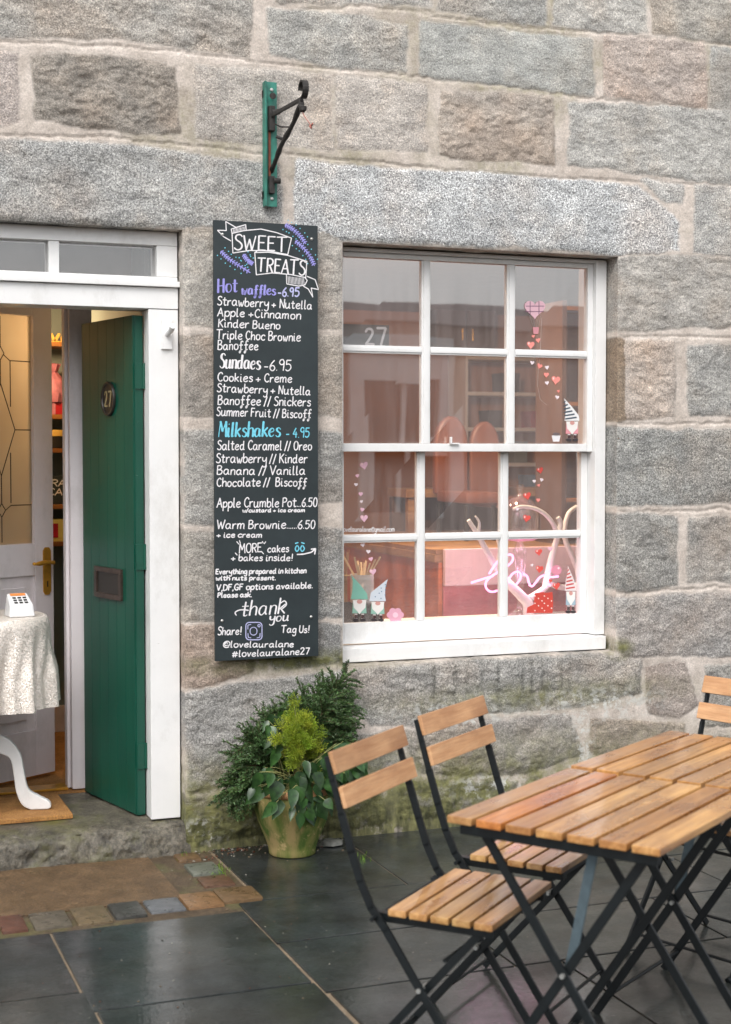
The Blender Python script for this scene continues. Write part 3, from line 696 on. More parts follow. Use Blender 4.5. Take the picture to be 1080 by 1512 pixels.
b.box(.15, gx1 - .05, .004, .0115, .25, gz0 - .19, bev=.003)
b.build('door_leaf', M['warm_white'], idr, 40)
gl = MB().box(.1005, gx1 - .0005, .018, .024, gz0 + .0005, gz1 - .0005).build('leaded_glass', M['frosted'], idr)
b = MB(); H_ = gz1 - gz0
cxl = iy(5, 600)[0]
def lp(pts): b.tube([(cxl + x, .016, gz0 + z * H_) for x, z in pts], .0022, 6)
e = gx1 - .005 - cxl
lp([(0, .99), (0, .86), (-.02, .83), (0, .80), (0, .70), (.0, .69)]); lp([(0, .86), (.02, .83), (0, .80)]); lp([(0, .70), (.03, .62), (.075, .50), (.03, .38), (0, .30)]); lp([(0, .70), (-.03, .62), (-.075, .50), (-.03, .38), (0, .30)])
lp([(.075, .50), (e, .50)]); lp([(.016, .825), (.05, .80), (e, .80)]); lp([(0, .30), (0, .18), (.02, .15), (0, .12), (0, .01)]); lp([(0, .18), (-.02, .15), (0, .12)]); lp([(.02, .15), (.05, .17), (e, .17)]); lp([(-.075, .5), (-.2, .5)])
lp([(.052, .80), (.052, .60)]); lp([(.05, .40), (.05, .18)])
b.build('leading', M['black_dark'], gl, 40)
hx, hz = iy(69, 842); b = MB(); hz1, hz0 = iy(69, 808)[1], iy(69, 878)[1]; hw = .021
b.prism([(hx - hw, hz0 + .015), (hx - hw * .5, hz0), (hx + hw * .5, hz0), (hx + hw, hz0 + .015), (hx + hw, hz1 - .015), (hx + hw * .5, hz1), (hx - hw * .5, hz1), (hx - hw, hz1 - .015)], -.006, -.0005)
hd = b.build('handle_plate', M['brass'], idr, 40)
b = MB(); zz = iy(69, 830)[1]; b.tube([(hx, -.006, zz), (hx, -.045, zz)], .009, 12); b.tube([(hx + .004, -.045, zz), (hx - .02, -.047, zz + .001), (hx - .05, -.047, zz + .003), (hx - .08, -.047, zz), (hx - .102, -.047, zz - .001)], [.008, .006, .011, .010, .005], 12)
b.lathe([(0, -.008), (.007, -.005), (.009, 0), (.007, .005), (0, .008)], (hx - .107, -.047, zz), 12); b.build('lever', M['brass'], hd, 40)
b = MB(); b.box(hx - .003, hx + .003, -.0075, -.0062, hz0 + .035, hz0 + .06); b.build('keyhole', M['black_dark'], hd)

struct(MB().box(-.5, 2.0, .621, 6.2, .05, .124).build('hall_floor', M['mat']))
b = MB(); b.box(1.30, 1.34, .31, 2.06, .1245, 2.6); b.box(.30, .34, .31, 2.06, .1245, 2.6); b.box(.341, 1.2995, 2.02, 2.06, .1245, 2.6)
struct(b.build('hall_wall', M['teal_wall'])); struct(MB().box(.30, 1.34, .31, 2.06, 2.601, 2.65).build('hall_ceiling', M['cream']))
MB_ = MB().box(.341, 1.2995, 2.004, 2.019, .1245, .26, bev=.003).build('hall_skirting', M['warm_white']); struct(MB_)
struct(MB().box(.345, 1.2995, .171, .80, 2.1855, 2.2085).build('added_porch_ceiling', M['warm_white'])); struct(MB().box(.345, 1.2995, .56, .64, 2.209, 2.598).build('glow_block', plain('glow_block_grey', '6d6662', .9)))  # ceiling and wall added to keep the hall glow out of the fanlight
dm = MB(); dm.box(.45, .975, .172, .55, .1245, .143, bev=.004); tag(dm.build('doormat', M['mat'], None, 40), 'brown coir doormat on the doorstep in front of the glazed inner door', 'doormat')
# hall lamp (lit, its glow shows through the etched glass)
lm = thing('pendant_lamp', 'small lit pendant lamp hanging in the hall behind the etched glass door', 'lamp', (.95, 1.45, 2.6))
MB().tube([(0, 0, 0), (0, 0, -.25)], .004, 6).build('cord', M['darkcard'], lm)
MB().lathe([(.03, -.25), (.10, -.32), (.13, -.40), (.127, -.40), (.097, -.32), (.028, -.252)], n=32).build('lamp_shade', M['brass'], lm, 50)
MB().lathe([(0, -.40), (.025, -.385), (.034, -.355), (.025, -.33), (.012, -.30)], n=20).build('bulb', M['bulb'], lm, 60)
L = bpy.data.lights.new('hall_bulb', 'POINT'); L.energy = 11; L.color = (1, .62, .30); L.shadow_soft_size = .05
lo = bpy.data.objects.new('hall_bulb', L); COL.objects.link(lo); lo.parent = lm; lo.location = (0, 0, -.45)

# hall shelf and the goods in the gap
def hp(u, v, Y=1.80): return wall_xz(u, v, Y)
sx0, sx1 = 1.02, 1.29
zsh = [hp(94, v)[1] for v in (505, 612, 662, 745, 800)]
sh = thing('hall_shelf', 'warm wooden wall shelf of stacked goods seen through the porch gap', 'shelf', (0, 0, .1245))
for z in zsh: MB().box(sx0, sx1, 1.80, 2.002, z - .022 - .1245, z - .1245, bev=.002).build('shelf_board', M['amber_wood'], sh, 40)
b = MB(); b.box(sx1 - .0, sx1 + .008, 1.80, 2.002, zsh[-1] - .15, 2.2); b.build('side_panel', M['amber_wood'], sh)
def on_shelf(i): return zsh[i] + .0005
bx = MB(); random.seed(2)
z = on_shelf(1)
b = MB(); b.lathe([(0, 0), (.075, 0), (.085, .05), (.06, .11), (.03, .15), (.05, .19), (.02, .195), (0, .19)], n=24, fold=lambda r, zz, a: r * (1 + .12 * math.sin(9 * a + zz * 30)))
tag(b.build('gift_hamper', M['pinkfoil'], None, 40, (1.17, 1.88, z + .06)), 'pink wrapped gift hamper on red gift box on the hall shelf', 'hamper')
gb = thing('gift_box', 'shiny red gift box with ribbon on the hall shelf', 'gift box', (1.17, 1.89, z)); MB().box(-.085, .085, -.07, .07, 0, .058, bev=.004).build('box', M['red'], gb, 40)
b = MB(); b.box(-.012, .012, -.0725, -.0705, 0, .055); b.build('ribbon', M['pinkfoil'], gb)
sg = thing('chalk_sign', 'small dark chalk sign reading STRA and CA on the hall shelf', 'sign', (1.16, 1.84, on_shelf(3))); MB().box(-.09, .09, 0, .012, 0, .14, bev=.002).build('board', M['board'], sg, 40)
cb = thing('cake_tin', 'dark patterned cake tin under the chalk sign shelf', 'tin', (1.17, 1.88, on_shelf(2))); MB().lathe([(.075, 0), (.078, .004), (.078, .075), (.0, .075)], n=32).build('tin', M['darkcard'], cb, 40); MB().lathe([(.080, .06), (.081, .08), (.078, .09), (0, .092)], n=32).build('lid', M['gold'], cb, 40)
jb = thing('paper_box', 'cream and red paper box on the lowest hall shelf', 'box', (1.17, 1.88, on_shelf(4))); MB().box(-.08, .08, -.06, .06, 0, .11, bev=.003).build('carton', M['yellow_tub'], jb, 40); MB().box(-.045, .02, -.0625, -.0605, .02, .09).build('printed_panel', M['red'], jb)

# side table in the doorway
tx = atY(68, 905, .34)[0]; tz = wall_xz(40, 906, .34)[1]; R_ = .24
TC = (tx - R_, .34)
st = thing('side_table', 'small round white pedestal table with curved legs on the doormat', 'table', (TC[0], TC[1], .1435))
MB().lathe([(0, tz - .165), (R_ - .02, tz - .165), (R_ - .012, tz - .158), (R_ - .012, tz - .1475), (0, tz - .147)], n=48).build('tabletop', M['white'], st, 40)
MB().lathe([(.0, .2), (.03, .2), (.035, .24), (.022, .30), (.030, .42), (.02, .55), (.032, .60), (.05, tz - .166), (0, tz - .1655)], n=24).build('pedestal', M['white'], st, 50)
for k in range(3):
    a = math.radians(-12 + 120 * k); b = MB()
    O = cr([(.03, .31), (.09, .285), (.135, .225), (.150, .15), (.165, .085), (.205, .055), (.245, .032), (.252, .010), (.240, .001)], 4) + cr([(.175, .001), (.140, .022), (.118, .075), (.108, .15), (.092, .21), (.03, .235)], 4)
    b.prism(O, -.016, .016); b.v = [(x * math.cos(a) - y * math.sin(a), x * math.sin(a) + y * math.cos(a), z) for x, y, z in b.v]; b.build('leg', M['white'], st, bevel=.005)
b = MB()
hem = wall_xz(60, 1045, .2)[1]; dz = tz - hem
prof = [(0, .0)] + [(R_ * k, 0.0) for k in (.3, .6, .85, .95)] + [(R_, -.004), (R_ + .008, -.016)] + [(R_ + .012 + .02 * k, -.016 - (dz - .016) * k) for k in np.linspace(.05, 1, 22)]
def fold(r, zz, a):
    k = min(1, max(0, (-zz - .02) / .2)); return r + k * (.018 * math.sin(11 * a + .6) + .010 * math.sin(23 * a + 2 + 4 * k)) * (.5 + .5 * k)
b.lathe(prof, n=260, fold=fold)
tag(b.build('tablecloth', M['sequin'], None, 60, (TC[0], TC[1], tz)), 'champagne sequin cloth draped over the side table in the doorway', 'tablecloth')
rd = thing('card_reader', 'white card reader with dark keys on the sequin tablecloth', 'card reader', (atY(30, 905, .24)[0], .24, tz + .001), math.radians(8))
b = MB(); b.add([(-.05, -.035, 0), (.05, -.035, 0), (.05, .05, 0), (-.05, .05, 0), (-.046, -.028, .045), (.046, -.028, .045), (.040, .045, .088), (-.040, .045, .088)], [(3, 2, 1, 0), (4, 5, 6, 7), (0, 1, 5, 4), (1, 2, 6, 5), (2, 3, 7, 6), (3, 0, 4, 7)])
b.build('body', M['ceramic'], rd, bevel=.006)
def slope(x, s): y = -.028 + .073 * s; zz = .045 + .043 * s; return (x, y - .0008, zz + .0014)
b = MB()
for i in range(3):
    for j in range(3):
        x, s = -.026 + .02 * i, .14 + .19 * j; a, c = slope(x, s), slope(x + .014, s + .12)
        b.add([slope(x, s), slope(x + .014, s), slope(x + .014, s + .12), slope(x, s + .12)], [(0, 1, 2, 3)])
b.build('keypad', M['darkcard'], rd)
MB().add([slope(-.03, .74), slope(.03, .74), slope(.03, .93), slope(-.03, .93)], [(0, 1, 2, 3)]).build('screen', sticker('d9884a'), rd)

# ------------------------------------------------------------------ handwriting: single-stroke letters
GL = {
'a': "8,8 6,10 3,9.5 1,6 1.5,2 4,0 6.5,2 8,6 8,9.5|8,9 8,3 9,.5 10,1", 'b': "1,17 1,1|1,6 3,9.5 6,10 8,7.5 8,3 6,.3 3,0 1,2", 'c': "8,8 6,10 3,9 1,6 1.5,2 4,0 6.5,.5 8,2",
'd': "8,8 6,10 3,9.5 1,6 1.5,2 4,0 6.5,1.5 8,5|8,17 8,3 9,.5 10,1", 'e': "1.5,5 5,5.5 8,7 7,9.5 5,10 2.5,8.5 1,5 2,1.5 4.5,0 7,.7 8.5,2", 'f': "8,15.5 6.5,17 4.5,16 4,13 4,0 3.6,-4 2,-6 1.2,-4 3.5,-1 7,1|1,9 7.5,9.5",
'g': "8,8 6,10 3,9.5 1,6 1.5,2 4,.5 6.5,2 8,6|8,10 8,-4 6,-7.5 3,-7 1.5,-5", 'h': "1,17 1,0|1,5 3,9 5.5,10 7.5,8.5 8,5 8,0", 'i': "1.5,10 1.5,2 2.5,0 4,1|1.6,14 1.8,14.5", 'k': "1,17 1,0|7.5,10 1,4.5|2.5,5.8 8,0",
'l': "1.5,17 1.5,2 2.5,0 4,1", 'm': "1,10 1,0|1,6 3,9.5 5,10 6,8 6,0|6,6 8,9.5 10,10 11.5,8 11.5,1 12.5,0", 'n': "1,10 1,0|1,6 3,9.5 5.5,10 7.3,8.5 7.5,5 7.5,0", 'o': "5,10 2,9 1,5.5 2,1.5 4.5,0 7.5,1.5 8.5,5 7.5,8.8 5,10",
'p': "1,10 1,-7|1,6 3,9.5 6,10 8,7.5 8,3.5 6,.5 3,.5 1,3", 'r': "1,10 1,0|1,5 2.5,8.5 5,10 6.5,9.5", 's': "7,8.5 5,10 2.5,9.3 2,7.3 4,5.6 6.5,4.2 7,2 5,0 2.5,.2 1,1.5", 't': "3.5,15 3.5,2 5,0 7,1|.5,10.5 7,10.5",
'u': "1,10 1,3 2.5,0 5,.5 7.5,4|7.5,10 7.5,2 8.5,0 9.5,.8", 'v': "_1,10 4,0 7.5,10", 'w': "1,10 2.5,1 3.5,0 5.5,7 6.5,1 8,0 10.5,10", 'x': "_1,10 8,0|_8,10 1,0", 'y': "1,10 1.3,5 3.5,3 6,4 8,8|8,10 8,-3 6,-7 3,-7 1.5,-5", 'z': "_1,10 7,10 1,0 8,0",
'S': "8,15 6,17 3,16.5 1.5,14 2.5,11 6,8.5 8,5.5 7.5,2 5,0 2.5,.3 .5,2", 'T': "_5,16.5 5,0|_0,16.5 10.5,17", 'A': "_0,0 5,17 9.5,0|2,6 8,6.5", 'K': "_1,17 1,0|_8.5,16.5 1,7.5|3,9.5 9,0", 'B': "_1,17 1,0|1,16.5 5,17 7.5,14.5 6,10.5 1.5,9|1.5,9 7,8.5 9,5 7,1 4,0 1,.3",
'C': "9,14 7,16.8 4,16 1.5,11.5 1.5,5 4,.8 7,.3 9,2.5", 'N': "_1,0 1,17 8.5,0 9,17", 'M': "_1,0 2,17 6,6 10,17 11.5,0", 'F': "_1,17 1,0|_1,17 8,17|_1,9.5 6.5,9.5", 'O': "5.5,17 2,14.5 1,8.5 2.5,2 5.5,0 9,2.5 10,8.5 9,14.5 5.5,17",
'V': "_0,17 4.5,0 9,17", 'P': "_1,17 1,0|1,16.5 5,17 8,15 8,11 5,8.8 1,8.5", 'W': "_0,17 3,0 6,13 9,0 12.5,17", 'E': "_8,16.5 1,16.5 1,.5 8,.5|1,9 6.5,9", 'R': "_1,17 1,0|1,16.5 5,17 8,15 8,11 5,8.8 1,8.5|4,8.7 8.5,0", 'D': "_1,17 1,0|1,17 5,16.5 9,13 9.5,8 8,2.5 4,0 1,0",
'G': "9,14 7,16.8 4,16 1.5,11.5 1.5,5 4,.8 7,.3 9,2.5 9,7|6,7 10,7", 'H': "1,17 1,0|9,17 9,0|0,8 10,9", 'U': "1,17 1,5 3,.5 6,0 8.5,4 8.5,17", 'L': "_1,17 1,0 7,0",
'0': "4.5,17 2,14.5 1,8.5 2,2 4.5,0 7,2.5 8,8.5 7,14.5 4.5,17", '2': "1,14 3,17 6.5,16.5 7.5,13 5.5,8 1,.5|_1,.5 8.5,.5", '4': "_6,17 1,6 8.5,6|_6.5,10 6.5,0", '5': "_8,17 2,17 1.5,10|1.5,10 4.5,11 7.5,9 8,4.5 5.5,.5 2.5,.3 1,2", '6': "7,16.5 3,11 1,5 3,.5 6,0 8,3.5 6.5,7.5 3.5,8 1.5,5",
'7': "_1,17 8.5,17 4,0", '9': "8,13 6,17 3,16.5 1.5,12.5 3.5,9.5 6.5,10 8,14|8,14 7,0", '+': "_4,9 4,1|_0,5 8,5", '-': "_0,6 5,6", '.': "1,.3 1.3,.8", '/': "_0,-2 5,17", '!': "_2,17 2,5|2,1 2,.4", ',': "1.5,1 .8,-3", '@': "8,10 6,12 3.5,10 3,6 5,4 7.5,5.5 8,10 8,5 9.5,4 12,7 11.5,12 8,15.5 4,14.5 1,10 1,4 4,0 8,-.5 11,1", '#': "_3.5,14 2,0|_7.5,14 6,0|_0,9.5 10.5,9.5|_0,4.5 9.5,4.5"}
PEN = [0]
def ribbon(mb, pts, w, y, calli=0.0, th=.0006):     # flat pen stroke in the x,z plane, raised by its paint thickness
    PEN[0] = (PEN[0] + 1) % 17; y = y - PEN[0] * .00004
    pts = [np.array(p, float) for p in pts]
    q = [pts[0]]
    for p in pts[1:]:
        if np.hypot(*(p - q[-1])) > w * .15: q.append(p)
    if len(q) == 1: q.append(q[0] + np.array((w * .3, 0)))
    n = len(q); L, Rr = [], []
    d0 = (q[1] - q[0]) / np.hypot(*(q[1] - q[0])); d1 = (q[-1] - q[-2]) / np.hypot(*(q[-1] - q[-2]))
    for i in range(n):
        d = q[min(i + 1, n - 1)] - q[max(i - 1, 0)]; d = d / (np.hypot(*d) + 1e-9); nn = np.array((-d[1], d[0]))
        ww = w * (1 + calli * (max(0, -d[1]) ** 1.5 - .55)); L.append(q[i] + nn * ww / 2); Rr.append(q[i] - nn * ww / 2)
    a = q[0] - d0 * w * .38; e = q[-1] + d1 * w * .38
    top = [a] + L + [e] + Rr[::-1]
    vs = [(p[0], y - th, p[1]) for p in L] + [(p[0], y - th, p[1]) for p in Rr] + [(a[0], y - th, a[1]), (e[0], y - th, e[1])]
    fs = [(i, n + i, n + i + 1, i + 1) for i in range(n - 1)] + [(2 * n, n, 0), (2 * n + 1, n - 1, 2 * n - 1)]
    mb.add(vs, fs)
def advance(ch):
    if ch == ' ': return 5.0
    xs = [float(p.split(',')[0]) for s in GL[ch].replace('_', '').split('|') for p in s.split()]
    return max(xs) + 1.9
def write(mb, txt, p0, p1, cap, pen, y, calli=0.0, jit=.35, slant=.06, fitx=True):
    p0, p1 = np.array(p0), np.array(p1); L = np.hypot(*(p1 - p0)); d = (p1 - p0) / L; up = np.array((-d[1], d[0]))
    tot = sum(advance(c) for c in txt); sy = cap / 17.0; sx = L / tot if fitx else sy
    x = 0.0
    for ch in txt:
        if ch != ' ':
            k, oy = 1 + rv(-.05, .05), rv(-jit, jit)
            for s in GL[ch].split('|'):
                sharp = s.startswith('_'); pts = [tuple(map(float, q.split(','))) for q in s.replace('_', '').split()]
                if not sharp: pts = cr(pts, 5)
                parts_ = [pts[a:a + 2] for a in range(len(pts) - 1)] if sharp else [pts]
                for pts in parts_:
                  W_ = [p0 + d * ((x + px * k + slant * pz * 1.0) * sx) + up * ((pz * k + oy) * sy) for px, pz in pts]
                  ribbon(mb, W_, pen, y, calli)
        x += advance(ch)

# ------------------------------------------------------------------ menu board
BY = -.052
cb_ = thing('menu_board', 'tall narrow black chalkboard menu headed Sweet Treats hung on the stone wall', 'menu board', (0, 0, 0))
bp = [wall_xz(317, 325, BY), wall_xz(470, 333, BY), wall_xz(470, 969, BY), wall_xz(317, 976, BY)]
bx0, bx1 = (bp[0][0] + bp[3][0]) / 2, (bp[1][0] + bp[2][0]) / 2; bz0, bz1 = (bp[2][1] + bp[3][1]) / 2, (bp[0][1] + bp[1][1]) / 2
MB().box(bx0, bx1, BY, BY + .014, bz0, bz1, bev=.0015).build('board', M['board'], cb_, 40)
MB().box(bx0 + .04, bx1 - .04, BY + .0145, -.004, bz0 + .1, bz0 + .14).build('batten', M['black_dark'], cb_); MB().box(bx0 + .04, bx1 - .04, BY + .0145, -.004, bz1 - .14, bz1 - .1).build('batten', M['black_dark'], cb_)
def b3(x, y): return wall_xz(300 + x / 4.32, 310 + y / 4.32, BY)
def b4(x, y): return wall_xz(300 + x / 4.32, 640 + y / 4.32, BY)
random.seed(11); TY = BY - .0004; PXM = 1.0 / 4.32 / 383
def row(fn, txt, x0, y0, x1, y1, cap, mat='ch_white', pen=7.2, calli=0, name='menu_line', slant=.06):
    mb = MB(); write(mb, txt, fn(x0, y0), fn(x1, y1), cap * PXM, pen * PXM, TY, calli, slant=slant); mb.build(name, M[mat], cb_)
row(b3, 'Hot', 92, 528, 225, 522, 85, 'ch_purple', 10.5, .8, 'menu_heading', .12); row(b3, 'waffles', 245, 538, 465, 543, 62, 'ch_purple', 10.5, .8, 'menu_heading', .12); row(b3, '-6.95', 478, 548, 617, 553, 56, 'ch_pale', 9, 0, 'price')
for a in [('Strawberry + Nutella', 90, 606, 700, 634, 54), ('Apple +Cinnamon', 92, 676, 627, 698, 54), ('Kinder Bueno', 95, 746, 497, 762, 52), ('Triple Choc Brownie', 85, 821, 625, 838, 56), ('Banoffee', 92, 891, 357, 894, 58)]: row(b3, *a)
row(b3, 'Sundaes', 105, 1008, 368, 1018, 88, 'ch_white', 10.5, .8, 'menu_heading', .12); row(b3, '-6.95', 390, 1024, 566, 1026, 66, name='price')
for a in [('Cookies + Creme', 90, 1092, 572, 1101, 54), ('Strawberry + Nutella', 88, 1160, 690, 1181, 54), ('Banoffee // Snickers', 92, 1240, 690, 1252, 58), ('Summer Fruit // Biscoff', 85, 1312, 692, 1328, 54)]: row(b3, *a)
row(b3, 'Milkshakes', 95, 1446, 496, 1446, 92, 'ch_cyan', 10.5, .8, 'menu_heading', .12); row(b3, '- 4.95', 530, 1452, 682, 1450, 60, 'ch_cyan', name='price')
for a in [('Salted Caramel // Oreo', 90, 104, 697, 106, 58), ('Strawberry // Kinder', 82, 186, 668, 188, 58), ('Banana // Vanilla', 86, 262, 656, 263, 56), ('Chocolate //  Biscoff', 85, 338, 666, 336, 54), ('Apple Crumble Pot...6.50', 88, 472, 731, 466, 58), ('Warm Brownie......6.50', 88, 608, 718, 606, 54), ('+ ice cream', 86, 663, 380, 663, 34)]: row(b4, *a)
row(b4, 'w/custard + ice cream', 250, 502, 652, 500, 24, pen=7)
row(b4, 'MORE', 228, 764, 378, 756, 58); row(b4, 'cakes', 410, 758, 550, 754, 46); row(b4, '+ bakes inside!', 178, 812, 572, 812, 42)
for a in [('Everything prepared in kitchen', 80, 897, 660, 890, 32), ('with nuts present.', 80, 936, 465, 934, 28), ('V,DF,GF options available.', 86, 1002, 702, 986, 38), ('Please ask.', 92, 1046, 312, 1042, 30)]: row(b4, *a, pen=8)
row(b4, 'thank', 238, 1166, 530, 1146, 100, 'ch_white', 9, .6, 'menu_heading', .2); row(b4, 'you', 420, 1200, 552, 1194, 58, 'ch_white', 9, .6, 'menu_heading', .15)
row(b4, 'Share!', 92, 1285, 245, 1283, 50); row(b4, 'Tag Us!', 497, 1270, 678, 1270, 46); row(b4, '@lovelauralane', 126, 1364, 582, 1362, 40); row(b4, '#lovelauralane27', 186, 1426, 682, 1408, 42)
def draw(fn, lines, mat, pen, name, smooth=True, calli=0):
    mb = MB()
    for L in lines:
        for P in ([cr(L, 6)] if smooth else ([L[a:a + 2] for a in range(len(L) - 1)] if len(L) < 20 else [L])): ribbon(mb, [fn(*p) for p in P], pen * PXM, TY, calli)
    return mb.build(name, M[mat], cb_)
# banner, ribbon tails, lettering
draw(b3, [[(185, 150), (190, 275), (300, 258), (420, 262), (540, 285), (564, 180)], [(185, 150), (260, 132), (370, 122), (470, 145), (564, 180)], [(185, 150), (180, 122), (272, 94), (275, 128)], [(272, 94), (210, 112), (145, 74), (148, 132), (92, 130), (130, 170), (178, 198)],
          [(330, 272), (340, 414), (440, 402), (560, 412), (655, 432), (662, 328)], [(330, 272), (420, 270), (540, 290), (662, 328)], [(330, 272), (350, 258), (440, 262)], [(532, 412), (534, 472), (610, 486), (650, 478), (664, 450), (650, 432)], [(664, 424), (715, 445), (736, 508), (690, 498), (700, 556), (672, 505), (640, 486)]], 'ch_white', 6.5, 'banner', smooth=False)
draw(b3, [[(x, 122 - (x - 190) * .2), (x - 4, 146 - (x - 190) * .25)] for x in range(196, 270, 9)] + [[(x, 424 + (x - 540) * .12), (x + 4, 468 + (x - 540) * .12)] for x in range(542, 650, 9)], 'ch_white', 4, 'banner_hatching', smooth=False)
row(b3, 'SWEET', 196, 252, 545, 268, 95, 'ch_white', 10, .3, 'title', .04); row(b3, 'TREATS', 345, 392, 655, 418, 90, 'ch_white', 10, .3, 'title', .04)
def sprig(pts, name):
    L, dots = [pts], []
    for i in range(1, len(pts)):
        (x0, y0), (x1, y1) = pts[i - 1], pts[i]; n = 4
        for k in range(n):
            t = k / n; x, y = x0 + (x1 - x0) * t, y0 + (y1 - y0) * t; dx, dy = x1 - x0, y1 - y0; l = math.hypot(dx, dy); dx /= l; dy /= l
            for s in (1, -1): L.append([(x, y), (x + dx * 8 - dy * s * 13, y + dy * 8 + dx * s * 13)])
            if k % 2 == 0:
                for s in (1, -1): dots.append([(x - dy * s * 34, y + dx * s * 34), (x - dy * s * 34 + 2, y + dx * s * 34 + 2)])
    draw(b3, L, 'ch_purple', 7, name, False); draw(b3, dots, 'ch_cyan', 8, name, False)
sprig([(525, 95), (570, 120), (620, 165), (655, 215)], 'lavender_sprig'); sprig([(590, 200), (640, 240), (685, 300), (710, 355)], 'lavender_sprig'); sprig([(115, 265), (160, 310), (220, 350), (300, 400)], 'lavender_sprig'); sprig([(258, 285), (285, 325), (318, 345)], 'lavender_sprig')
draw(b4, [[(600, 715), (588, 735), (598, 752), (612, 735), (600, 715)], [(633, 715), (622, 735), (632, 752), (646, 735), (633, 715)], [(588, 702), (606, 696)], [(628, 696), (646, 702)]], 'ch_cyan', 8, 'eyes_doodle')
draw(b4, [[(600, 772), (640, 770), (690, 758), (715, 738)], [(690, 738), (718, 735), (712, 770)]], 'ch_white', 9, 'arrow_doodle', False)
draw(b4, [[(215, 690), (228, 706)], [(232, 682), (238, 700)], [(378, 688), (384, 700)], [(400, 690), (390, 704)], [(372, 752), (386, 768)], [(205, 762), (218, 776)]], 'ch_white', 6, 'sparkle_doodle', False)
def rrect(x0, y0, x1, y1, r):
    out = []
    for cx, cy, a0 in ((x1 - r, y0 + r, -90), (x1 - r, y1 - r, 0), (x0 + r, y1 - r, 90), (x0 + r, y0 + r, 180)):
        out += [(cx + r * math.cos(math.radians(a0 + k * 15)), cy + r * math.sin(math.radians(a0 + k * 15))) for k in range(7)]
    return out + [out[0]]
draw(b4, [rrect(273, 1205, 376, 1316, 22)], 'ch_pale', 6, 'camera_logo', False); draw(b4, [rrect(300, 1236, 344, 1286, 21.5), rrect(350, 1218, 364, 1234, 6.9), [(286, 1248), (286, 1222), (306, 1218)], [(286, 1275), (288, 1300), (306, 1304)], [(364, 1275), (362, 1300), (344, 1304)]], 'ch_pale', 5, 'camera_logo', False)
draw(b4, [[(212, 1160), (206, 1140), (240, 1125), (290, 1128)], [(490, 1085), (520, 1068), (532, 1092), (505, 1118)]], 'ch_white', 8, 'flourish')
for (x, y) in ((125, 155), (693, 185)):
    px, pz = b3(x, y); b = MB(); b.lathe([(0, .004), (.004, .0035), (.006, 0)], n=16); b.v = [(v[0], -v[2], v[1]) for v in b.v]; b.build('screw', M['steel'], cb_, 60, (px, BY - .0005, pz))
for (x, y) in ((122, 1195), (690, 1170)):
    px, pz = b4(x, y); b = MB(); b.lathe([(0, .004), (.004, .0035), (.006, 0)], n=16); b.v = [(v[0], -v[2], v[1]) for v in b.v]; b.build('screw', M['steel'], cb_, 60, (px, BY - .0005, pz))
# numerals on the door plate and the shelf writing
mb = MB(); write(mb, '27', (-.034, -.03), (.038, -.03), .060, .010, .0062, .5, 0, 0); mb.build('numerals', plain('worn_brass_numerals', 'a2946e', .5), npl).scale.x = -1
npl.scale = (1, 1, 1)
mb = MB(); write(mb, 'STRA', (-.075, .09), (.075, .09), .032, .005, -.0008); write(mb, 'CA', (-.02, .045), (.06, .045), .032, .005, -.0008); mb.build('writing', M['ch_white'], sg)
lv = thing('letter_sign', 'gold letters spelling love standing on top hall shelf board', 'sign', (1.165, 1.83, on_shelf(0)))
mb = MB(); write(mb, 'love', (-.10, .004), (.11, .004), .06, .014, 0, 0, 0, 0); vs = [(x, .0, z) for x, y, z in mb.v] ; n0 = len(vs)
mb2 = MB(); mb2.add(vs + [(x, .012, z) for x, y, z in vs], mb.f + [tuple(i + n0 for i in f[::-1]) for f in mb.f]); mb2.build('letters', M['gold'], lv)
MB().box(-.11, .11, -.004, .016, -.0004, .006).build('base', M['gold'], lv)

# ------------------------------------------------------------------ iron sign bracket
BX = wall_xz(396, 200)[0]
zt, zb = wall_xz(396, 121, -.03)[1], wall_xz(396, 305, -.03)[1]
bk = thing('sign_bracket', 'teal wall plate with rusty black iron arm, its hanging sign gone', 'bracket', (BX, 0, zb))
hh = zt - zb
b = MB(); b.box(-.026, -.020, -.05, -.012, 0, hh, bev=.001); b.box(-.0195, .026, -.034, -.028, 0, hh, bev=.001); b.build('wall_plate', M['teal'], bk, 40)
b = MB(); b.box(-.026, .026, -.027, .0, .03, .06); b.box(-.026, .026, -.027, .0, hh - .06, hh - .03); b.build('spacer', M['rustiron'], bk)
for z in (.03, hh - .03):
    b = MB(); b.lathe([(0, .005), (.006, .004), (.0075, 0)], n=16); b.v = [(v[0], -v[2], v[1]) for v in b.v]; b.build('bolt', M['steel'], bk, 60, (.004, -.0345, z))
def bpnt(u, v): p = atX(u, v, BX); return np.array((0, p[1], p[2] - zb))
tip = bpnt(446, 146); root = bpnt(399, 172); low = bpnt(396, 262); el = bpnt(442, 158)
b = MB(); b.bar(root, tip, .011, .014, (1, 0, 0), bev=.002); b.build('arm', M['rustiron'], bk, 40)
b = MB(); P = [low + (el - low) * t + np.array((.004 * math.sin(t * 9), 0, .006 * math.sin(t * 7))) for t in np.linspace(0, 1, 12)]; b.tube(P, [.0085 + .0025 * (i % 3 == 1) for i in range(12)], 10); b.build('strut', M['rustiron'], bk, 50)
b = MB(); c0 = bpnt(448, 131); pts = [c0 + np.array((.0, -.030 * math.cos(a) * (1 - .06 * a), .030 * math.sin(a) * (1 - .06 * a))) for a in np.linspace(-1.6, 3.2, 16)]
for p, q in zip(pts, pts[1:]): b.bar(p, q + (q - p) * .05, .022, .006, (1, 0, 0))
b.build('scroll', M['rustiron'], bk, 40)
